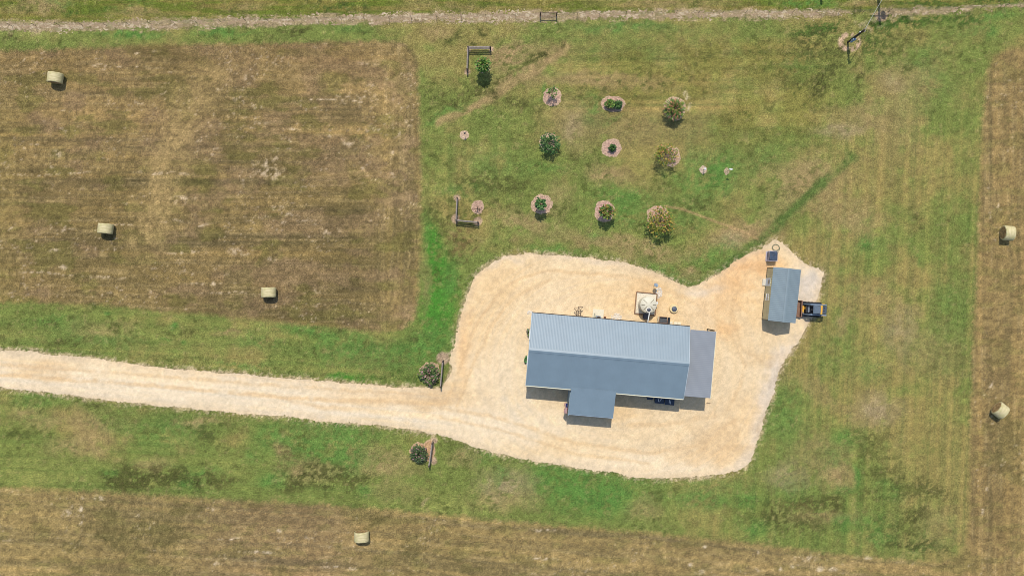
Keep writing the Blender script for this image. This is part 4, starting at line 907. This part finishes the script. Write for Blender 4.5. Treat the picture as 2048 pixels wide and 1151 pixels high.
def loader():
    b = W(1624,618.3); t = thing('track_loader', 'compact track loader in blue-grey and yellow with a rusty bucket by the shed', 'loader', b, R(-3))
    BG = mat('loader_blue_grey', A(76,88,100), .4, .45, var=.12); ARM = mat('loader_arm', A(122,138,154), .4, .45, var=.12); YEL = mat('loader_yellow', A(238,176,52), .45, .4, var=.08); RUB = mat('rubber', A(44,46,50), .8, .2, var=.25, scale=12); RUST = mat('rusty_steel', A(142,108,88), .75, .25, var=.25, scale=6); DK = mat('loader_dark', A(46,46,50), .6, .3, var=.2)
    for sg in (1,-1):
        m = MB(); y = sg*.72; n = 10
        pts = [(-1.2+.3*math.cos(a), .32+.3*math.sin(a)) for a in [R(90+180*k/n) for k in range(n+1)]]+[(.72+.3*math.cos(a), .32+.3*math.sin(a)) for a in [R(-90+180*k/n) for k in range(n+1)]]
        M = Matrix.Translation((0,y,0)) @ Matrix.Rotation(R(90),4,'X'); m.prism(pts, -.19, .19, M)
        x = -1.15
        while x < .72: m.box(x,y,.635,.05,.38,.04); x += .115
        m.build('track', RUB, t)
        m = MB(); w2 = [(-1.1,.32,.2),(-.5,.2,.1),(-.1,.2,.1),(.3,.2,.1),(.68,.34,.22)]
        for x,z,rr in w2: m.tube([(x,y+sg*.17,z),(x,y+sg*.22,z)], rr, 14)
        m.build('track_wheel', DK, t)
        arm = MB(); ya = sg*.63
        arm.bar((1.15,ya,1.5),(-.75,ya,1.62),.17,.2); arm.bar((-.75,ya,1.62),(-1.2,ya,.55),.16,.2); arm.bar((1.15,ya,1.5),(1.2,ya,.9),.15,.3); arm.bar((.3,ya-.12*sg,.8),(-.6,ya-.12*sg,1.5),.07,.07)
        arm.build('lift_arm', ARM, t)
        s = MB(); s.box(.85,ya+sg*.11,1.5,.38,.05,.16); s.build('arm_stripe', YEL, t)
    m = MB(); m.box(-.05,0,.55,2.0,1.02,.5,bev=.05); m.box(-.95,0,.75,.25,.9,.35,bev=.04); m.build('chassis', DK, t)
    m = MB(); m.box(.98,0,1.0,.78,1.02,.72,bev=.1); m.box(.98,.0,1.38,.45,.6,.06,bev=.02); m.build('engine_hood', BG, t)
    m = MB(); m.tube([(1.0,.25,1.35),(1.0,.25,1.62)],.045,10); m.tube([(1.0,-.1,1.37),(1.0,-.1,1.43)],.09,12); m.build('exhaust', DK, t)
    m = MB(); m.box(-.09,0,2.05,.92,.98,.1,bev=.09); m.box(-.09,0,2.11,.7,.7,.04,bev=.05); cab = m.build('cab_roof', mat('cab_roof', A(98,112,124),.45,.4,var=.1), t)
    m = MB()
    for x in (-.5,.34):
        for y in (-.45,.45): m.bar((x*1.05,y,.8),(x,y,2.02),.07)
    m.bar((-.5,.45,1.5),(.34,.45,1.5),.04); m.bar((-.5,-.45,1.5),(.34,-.45,1.5),.04); m.build('cab_frame', DK, t)
    m = MB(); m.box(.05,0,1.05,.5,.5,.14,bev=.04); m.box(.3,0,1.4,.14,.48,.6,bev=.04); m.build('seat', BLACKP, t)
    m = MB(); m.box(-.75,0,.95,.16,.75,.25,bev=.03); m.build('front_panel', GREYM, t)
    for y in (-.25,.25):
        m = MB(); m.tube([(-.62,y,.9),(-.6,y,1.25)],.025,8); m.build('control_lever', BLACKP, t)
    m = MB(); m.box(.5,0,1.9,.26,1.1,.12,bev=.03); m.build('cross_beam', YEL, t)
    m = MB(); m.box(-1.3,0,.42,.2,.78,.4,bev=.03); m.box(-1.02,.12,.62,.3,.28,.12,bev=.02); m.build('coupler', YEL, t)
    bk = MB(); w = 1.02
    bk.box(-1.46,0,.36,.06,2*w,.62); bk.box(-1.80,0,.07,.66,2*w,.05)
    for y in (-w,w):
        M = Matrix.Translation((0,y,0)) @ Matrix.Rotation(R(90),4,'X'); bk.prism([(-1.44,.06),(-2.12,.06),(-2.0,.3),(-1.44,.66)], -.025, .025, M)
    bk.box(-1.5,0,.67,.14,2*w,.05); bk.build('bucket', RUST, t)
    m = MB(); m.box(-2.14,0,.06,.08,2*w+.02,.03); m.build('cutting_edge', GREYM, t)

def yard_items(H):
    # tank on its timber-framed pad
    pc = W(1291.5,607); rz = R(-5.3); t = thing('tank_pad', 'square timber-edged bed of white gravel under the water tank', 'gravel pad', pc, rz)
    def loc(px,py):
        d = W(px,py)-pc; c,s = math.cos(-rz),math.sin(-rz); return (d.x*c-d.y*s, d.x*s+d.y*c)
    hx, hy = 1.3, 1.36
    m = MB(); m.box(0,0,.07,2*hx-.2,2*hy-.2,.14); m.build('gravel_fill', mat('white_gravel', A(236,222,194),.95,.05,var=.25,scale=13,bump=.8,bscale=22), t)
    for sx,sy,lx,ly in ((0,hy,2*hx,.1),(0,-hy,2*hx,.1),(hx,0,.1,2*hy-.1),(-hx,0,.1,2*hy-.1)):
        m = MB(); m.box(sx,sy,.09,lx,ly,.18,bev=.01); m.build('timber_edge', mat('timber', A(150,116,92),.85,.1,var=.2,bump=.3), t)
    tc = W(1292,608.5,0); T = thing('water_tank', 'cream round plastic water tank with a grooved domed top', 'water tank', (tc.x,tc.y,.14), R(4))
    TM = mat('tank_cream', A(226,216,188), .5, .35, var=.05, scale=3); r = 1.0
    m = MB(); pr = [(r*.97,0)]
    for k in range(8): z = .08+k*.22; pr += [(r,z),(r,z+.14),(r*.975,z+.17),(r*.975,z+.20)]
    pr += [(r,1.86),(r,1.92)]; m.lathe(pr,0,0,48); m.build('body', TM, T, smooth=True)
    m = MB(); m.lathe([(r+.012,1.90),(r+.015,1.94),(r*.9,2.02),(r*.6,2.14),(r*.3,2.2),(.05,2.22)],0,0,48); dm = m.build('dome', TM, T, smooth=True)
    m = MB(); GROOVES = mat('tank_groove_shade', A(120,108,84),.6,.2,var=.1)
    for k in (0,1,3,4,5,7):
        a = R(-4+45*k); c,s = math.cos(a),math.sin(a); m.bar((c*(.3 if k%2 else .5),s*(.3 if k%2 else .5),2.205 if k%2 else 2.175),(c*.88,s*.88,2.05),.05,.05)
    m.build('dome_groove', GROOVES, dm)  # dome grooves drawn as raised bars, their shade put into the dark colour
    m = MB(); m.lathe([(.36,1.95),(.34,2.2),(.30,2.23),(.2,2.23)],-.05,-.62,28); m.build('manway_ring', mat('manway_white', A(238,230,210),.5,.35,var=.03), T, smooth=True)
    m = MB(); m.lathe([(.23,2.2),(.23,2.27),(.18,2.30),(.03,2.305)],-.05,-.6,24); m.build('manway_lid', mat('dark_lid', A(74,76,84),.5,.4), T, smooth=True)
    # inlet pipe from the house gutter to the lid
    c,s = math.cos(R(-4)),math.sin(R(-4)); tgt = hw(0,H['V']+.06,0); e0 = W(1295.4,644,3.4); d = e0-T.location; e = Vector((d.x*c-d.y*s, d.x*s+d.y*c, d.z))
    m = MB(); m.tube([(-.06,-.86,2.1),(-.06,-.95,2.3),(-.06,-1.05,2.45),(e.x,e.y,e.z),(e.x,e.y-.05,e.z+.2)], .065, 10); m.build('inlet_pipe', WHITE, T, smooth=True)
    m = MB(); m.tube([(.85,.1,.5),(1.15,.1,.5),(1.22,.1,.4),(1.22,.1,.2)],.06,10); m.box(1.2,.1,.75,.26,.3,.4,bev=.03); m.build('outlet_valve', WHITE, T, smooth=True)
    q = W(1292,632); p = thing('pump_box', 'dark low pump box in the shadow of the water tank', 'box', q, rz)
    m = MB(); m.box(0,0,.2,.52,.7,.4,bev=.03); m.build('case', mat('pump_dark', A(72,72,78),.6,.3), p); m = MB(); m.box(-.34,0,.1,.08,.74,.2); m.box(0,0,.42,.56,.74,.04,bev=.02); m.build('lid', mat('pump_lid', A(92,92,98),.5,.3), p)
    # satellite dish
    b = W(1307.6,571); t = thing('satellite_dish', 'small blue-grey satellite dish on a short pole beside the water tank', 'satellite dish', b)
    m = MB(); m.tube([(0,0,-.05),(0,0,1.3)],.03,8); m.build('pole', POSTM, t, smooth=True)
    M = Matrix.Translation((.05,.06,1.42)) @ Matrix.Rotation(R(-28),4,'X') @ Matrix.Rotation(R(16),4,'Y')
    m = MB(); m.lathe([(.03,-.05),(.16,-.03),(.27,.02),(.28,.025),(.27,.035),(.16,-.012),(.03,-.03)],0,0,24,M); m.build('reflector', mat('dish', A(146,160,170),.4,.4,var=.05), t, smooth=True)
    m = MB(); m.bar(M @ Vector((0,-.26,0)), M @ Vector((0,-.05,.32)), .03); m.box(*(M @ Vector((0,-.04,.33))),.07,.07,.09); m.build('receiver_arm', GREYM, t)
    # well riser
    b = W(1347.3,616.8); t = thing('well_cover', 'round concrete riser ring with a dark lid standing in the gravel', 'well cover', b)
    m = MB(); m.lathe([(.54,-.05),(.54,.26),(.51,.3),(.36,.31)],0,0,36); m.build('ring', mat('riser_concrete', A(238,214,160),.85,.1,var=.1,bump=.2), t, smooth=True)
    m = MB(); m.lathe([(.33,.28),(.33,.35),(.29,.385),(.05,.4)],.02,-.04,28); m.build('lid', mat('riser_lid', A(84,90,102),.5,.35,var=.15), t, smooth=True)
    # smoker on a cart
    b = W(1326,639); t = thing('barbecue_smoker', 'open-topped smoker cart with a dark tray and black cylinders by the wall', 'barbecue', b, HR)
    m = MB(); BR = mat('cart_brown', A(128,98,84),.7,.25,var=.2)
    for x in (-.55,.38):
        for y in (-.36,.36): m.box(x,y,.45,.05,.05,.9)
    for y in (-.36,.36): m.bar((-.58,y,.88),(.42,y,.88),.06)
    for x in (-.58,.42): m.bar((x,-.36,.88),(x,.36,.88),.06)
    m.build('frame', BR, t)
    m = MB(); m.box(-.08,0,.62,.9,.66,.05); m.box(-.08,.32,.74,.9,.03,.2); m.box(-.08,-.32,.74,.9,.03,.2); m.box(-.52,0,.74,.03,.61,.2); m.build('tray', mat('tray_dark', A(80,82,84),.6,.3,var=.2), t)
    m = MB(); m.tube([(.6,-.42,.75),(.6,.36,.75)],.15,14); m.build('firebox', BLACKP, t, smooth=True)
    m = MB(); m.tube([(.52,-.46,.7),(.52,-.46,1.25)],.09,12); m.tube([(.52,.3,.8),(.52,.3,1.1)],.06,10); m.build('chimney', BLACKP, t, smooth=True)
    m = MB(); m.box(-.7,0,.5,.12,.7,.06); m.box(0,-.5,.04,.9,.25,.06); m.build('shelf', mat('shelf', A(214,200,170),.8,.15), t)
    # pavers
    for i,(x,y,lb) in enumerate(((1341.5,646,'pale square paver next to the smoker cart, first in the row'),(1350.5,646.8,'pale square paver in the middle of the row of three'),(1357.7,647.3,'pale square paver farthest from the smoker cart'))):
        m = MB(); m.box(0,0,.05,.44 if i else .4,.46,.1,bev=.02); tag(m.build('paver', mat('paver_concrete', A(236,222,190),.85,.1,var=.08,bump=.2), None, W(x,y), HR), lb, 'paver', 'pavers along the north wall')
    # slab and condenser
    b = W(1196,628.5); m = MB(); m.box(0,0,.05,1.38,1.3,.1,bev=.02); tag(m.build('concrete_slab', mat('slab_concrete', A(238,226,196),.85,.1,var=.06,bump=.2), None, b, HR), 'cream concrete slab against the north wall of the house', 'slab')
    t = thing('air_conditioner', 'grey air conditioner unit on the concrete slab, half under the eave', 'air conditioner', (*W(1195.8,635).xy,.1), HR)
    m = MB(); m.box(0,0,.35,.62,.5,.68,bev=.03); m.build('cabinet', GREYM, t); m = MB(); m.lathe([(.22,.69),(.22,.715),(.05,.72)],0,0,20); m.build('fan_grille', DARKT, t)
    m = MB(); m.box(-.48,.25,.3,.12,.6,.6,bev=.02); m.build('side_panel', mat('panel_tan', A(186,184,160),.6,.3), t)
    t = thing('flower_pot', 'small orange clay pot beside the concrete slab', 'pot', W(1209.4,634.8)); CL = mat('clay', A(226,142,92),.8,.15)
    m = MB(); m.lathe([(.1,0),(.15,.24),(.17,.24),(.17,.29),(.14,.29),(.13,.2)],0,0,18); m.build('pot', CL, t, smooth=True); m = MB(); m.lathe([(.13,.2),(.02,.215)],0,0,14); m.build('soil', DWOOD, t)
    # stones
    rg = random.Random(9); SM = mat('pale_stone', A(232,218,196),.9,.1,var=.2,scale=9,bump=.4)
    def stones(label, cx, cy, rx, ry, n):
        m = MB(); o = W(cx,cy)
        for k in range(n):
            a = rg.uniform(0,6.28); q = rg.random()**.6; x = math.cos(a)*rx*q*S; y = math.sin(a)*ry*q*S; s = rg.uniform(.04,.11)
            M = Matrix.Translation((x,y,s*.3)) @ Matrix.Rotation(rg.uniform(0,6),4,'Z') @ Matrix.Diagonal((s*1.2,s,s*.6,1)); m.lathe([(.45,-.6),(.95,-.2),(.9,.3),(.45,.65)],0,0,7,M)
        tag(m.build('stones', SM, None, o), label, 'stones', kind='stuff')
    stones('pale loose stones heaped at the foot of the north wall',1233,633,11,6,90); stones('pale loose stones scattered beside the tank pad',1318,585,7,11,90); stones('small pale stones at the house corner below the downspout',1060,624.5,5,4,34)
    # Y shaped rack
    t = thing('steel_rack', 'rusty steel rack with two Y-shaped arms against the north wall', 'rack', W(1159,631), HR); RK = mat('rack_steel', A(112,92,72),.7,.25,var=.2)
    def lc(px,py,z):
        d = W(px,py,z)-W(1159,631); c,s = math.cos(-HR),math.sin(-HR); return Vector((d.x*c-d.y*s,d.x*s+d.y*c,z))
    for k,(bx,by,ty) in enumerate(((1153.3,632.5,616.3),(1161,633,613.5))):
        z = 1.0; m = MB(); m.bar(lc(bx,by,z),lc(bx,ty+5.5,z),.075); m.bar(lc(bx,ty+5.5,z),lc(bx-5,ty,z),.065); m.bar(lc(bx,ty+5.5,z),lc(bx+5,ty,z),.065); m.bar(lc(bx-5.3,ty,z),lc(bx+5.3,ty,z),.065); m.bar(lc(bx,by,0),lc(bx,by,z+.03),.08); m.build('arm', RK, t)
    m = MB(); m.bar(lc(1156.5,620,1.0),lc(1157,633,1.0),.07); m.bar(lc(1152,630.5,1.0),lc(1165.5,631.2,1.0),.065); m.bar(lc(1157,633,0),lc(1157,633,1.03),.07); m.build('crossbar', RK, t)
    # bins on the south side
    BN = mat('bin_navy', A(30,52,72),.45,.4,var=.12); BNL = mat('bin_lid', A(34,56,78),.4,.45,var=.1)
    def bin_(px,py,w,d,h,label,marks):
        b = W(px,py); t = thing('wheeled_bin', label, 'bin', b, HR, 'dark bins under the south eave')
        m = MB(); P = [(-w/2*.84,-d/2*.84,.1),(w/2*.84,-d/2*.84,.1),(w/2*.84,d/2*.84,.1),(-w/2*.84,d/2*.84,.1),(-w/2,-d/2,h),(w/2,-d/2,h),(w/2,d/2,h),(-w/2,d/2,h)]
        m.add(P,[(3,2,1,0),(4,5,6,7),(0,1,5,4),(1,2,6,5),(2,3,7,6),(3,0,4,7)]); m.build('body', BN, t)
        m = MB(); m.box(0,-.02,h+.035,w+.06,d+.06,.07,bev=.04); ld = m.build('lid', BNL, t)
        m = MB()
        for x0,y0,x1,y1,ww in marks: m.bar((x0,y0,h+.074),(x1,y1,h+.074),ww,.01)
        if marks: m.build('lid_mark', WHITE, ld)
        m = MB(); m.tube([(-w*.4,d/2+.04,h-.05),(w*.4,d/2+.04,h-.05)],.03,8); m.build('handle', BN, t)
        for sg in (-1,1):
            m = MB(); m.tube([(sg*w*.36-.03,d*.36,.1),(sg*w*.36+.03,d*.36,.1)],.1,12); m.build('wheel', BLACKP, t)
    bin_(1297.5,791,.66,.62,.95,'small unmarked dark bin, nearest the porch wing',[])
    bin_(1316.3,795.3,1.12,.98,1.08,'large navy bin with a short white lid mark, middle of the three',[(-.14,.02,-.14,-.3,.08),(-.14,-.3,.02,-.3,.07),(.1,-.2,.2,.06,.08)])
    bin_(1336.2,798.4,1.12,.98,1.08,'large navy bin with two white strokes on its lid, nearest the carport',[(-.05,.1,-.05,-.3,.08),(.1,-.12,.16,-.4,.06),(.02,.0,.14,.02,.06)])
    # flag
    a = hw(H['u0']-.14, H['vb']+1.18, 2.72); t = thing('flag', 'red white and blue flag hanging beside the porch roof edge', 'flag', (a.x,a.y,0), HR)
    m = MB(); m.tube([(0,.25,2.75),(0,-1.75,2.75)],.022,8); m.tube([(0,.2,2.75),(.3,.2,2.6)],.02,6); m.build('pole', POSTM, t, smooth=True)
    RED = mat('flag_red', A(186,50,58),.8,.1); BLU = mat('flag_blue', A(50,62,120),.8,.1)
    def cloth(z0,z1,y0,y1):
        m = MB(); n = 10; V = []; F = []
        for i in range(n+1):
            y = y0+(y1-y0)*i/n; x = .05*math.sin(y*7)
            for off in (-.004,.004):
                for z in (z0,z1): V.append((x+off-.42*(2.72-z),y,z))
        for i in range(n):
            o=i*4; F += [(o,o+1,o+5,o+4),(o+2,o+6,o+7,o+3),(o+1,o+3,o+7,o+5),(o,o+4,o+6,o+2)]
        F += [(0,2,3,1),(n*4,n*4+1,n*4+3,n*4+2)]; m.add(V,F); return m
    hh = .78/13
    wt = MB(); rd = MB()
    for k in range(13):
        y0 = 0 if k >= 7 else -.5; q = cloth(2.72-hh*(k+1),2.72-hh*k,y0,-1.25); (rd if k%2==0 else wt).add(q.v,q.f)
    cl = wt.build('cloth', WHITE, t); rd.build('red_stripe', RED, cl); cloth(2.72-hh*7,2.72,0,-.5).build('canton', BLU, cl)
    # shrubs at the west wall and by the porch
    g = 'small shrubs against the house walls'
    for px,py,lb,cl,n in ((1056.4,664,'leggy flowering shrub at the west wall, beside the pale roof slope',[(.45,(96,140,70)),(.3,(150,160,90)),(.25,(150,120,140))],150),(1052.,718.5,'bright green shrub at the west wall, beside the dark roof slope',[(.6,(90,160,80)),(.4,(70,120,60))],150),(1134.3,813,'little green shrub beside the porch corner under the flag',[(.6,(104,140,50)),(.4,(84,116,44))],90)):
        plant('shrub', lb, 'shrub', px, py, .4, .17, .35, n, .14, cl, 'two', .025, g, int(px), squash=2.8)
    # hose and tote
    t = thing('liquid_tote', 'black covered liquid tote in a pale metal cage beside the hose coil', 'tote', W(1541.5,512.5), R(-3))
    m = MB(); m.box(0,0,.66,.98,1.1,1.08,bev=.07); m.lathe([(.12,1.2),(.12,1.25),(.03,1.27)],0,.1,16)
    m.build('tank', mat('tote_black', A(54,68,88),.3,.6,var=.5,scale=5,bump=1.,bscale=5), t)  # strong colour mottling paints in the blue-grey highlights of the black cover
    m = MB(); PAL = mat('cage_pale', A(206,196,204),.5,.4,.2,var=.1)
    for x in (-.55,.55):
        for y in (-.6,-.2,.2,.6): m.tube([(x,y,.12),(x,y,1.15)],.02,6)
        for z in (.2,.65,1.13): m.tube([(x,-.62,z),(x,.62,z)],.022,6)
    for y in (-.62,.62):
        for z in (.2,.65,1.13): m.tube([(-.55,y,z),(.55,y,z)],.022,6)
    m.build('cage', PAL, t)
    m = MB(); m.box(0,0,.1,1.3,1.22,.05); 
    for x in (-.6,0,.6): m.box(x,0,.05,.1,1.22,.08)
    m.build('pallet', PAL, t)
    m = MB(); pts = []; rg = random.Random(4)
    for k in range(3*28+1): a = 2*math.pi*k/28; r_ = .40+.035*math.sin(a*.33+1)+.02*rg.uniform(-1,1); pts.append((r_*math.cos(a)*1.1,r_*math.sin(a)*.95,.02+.02*(k/28)))
    pts += [(.5,-.2,.04),(.35,-.5,.03),(.2,-.75,.03)]; m.tube(pts,.02,6); tag(m.build('hose_coil', mat('hose_green', A(116,124,92),.55,.3), None, W(1551.5,495), 0, True), 'coiled dark green hose lying on the ground above the tote', 'hose')
    m = MB(); m.tube([(-.35,-.05,.02),(-.1,.04,.05),(.15,.03,.04),(.4,.1,.02)],[.015,.02,.02,.012],6); m.tube([(.05,.03,.04),(.2,-.06,.02)],.012,5); tag(m.build('branch', DWOOD, None, W(1416,806)), 'thin dark branch lying on the gravel south of the carport', 'branch')

# ------------------------------------------------------------------ light, sky, camera
def env():
    EL, AZ = R(62.6), R(-3.6)       # sun stands to the north of the frame (+y)
    w = bpy.data.worlds.new('World'); SC.world = w; w.use_nodes = True; n = w.node_tree.nodes; l = w.node_tree.links
    sky = n.new('ShaderNodeTexSky'); sky.sky_type = 'NISHITA'; sky.sun_disc = False; sky.sun_elevation = EL; sky.sun_rotation = AZ; sky.air_density = 1.; sky.dust_density = 1.; sky.ozone_density = 2.
    bg = n['Background']; bg.inputs['Strength'].default_value = .19; l.new(sky.outputs[0], bg.inputs['Color'])
    L = bpy.data.lights.new('sun', 'SUN'); L.energy = 4.3; L.angle = R(.53); L.color = (1., .955, .88)
    o = bpy.data.objects.new('sun', L); COL.objects.link(o)
    d = Vector((math.sin(AZ)*math.cos(EL), math.cos(AZ)*math.cos(EL), math.sin(EL)))
    o.rotation_euler = d.to_track_quat('Z', 'Y').to_euler(); o.location = d*60
    c = bpy.data.cameras.new('camera'); co = bpy.data.objects.new('camera', c); COL.objects.link(co)
    co.location = (0, 0, HC); c.sensor_fit = 'HORIZONTAL'; c.sensor_width = 36; c.lens = 36*1750/2048; c.clip_end = 6000; SC.camera = co
    SC.view_settings.view_transform = 'Standard'; SC.view_settings.look = 'None'; SC.view_settings.exposure = 0; SC.view_settings.gamma = 1
    SC.cycles.max_bounces = 6; SC.cycles.filter_width = .9

env(); build_ground(); build_gravel(); orchard(); build_tufts(); fences(); poles(); markers(); bales()
_h_, H = house(); shed(); loader(); yard_items(H)
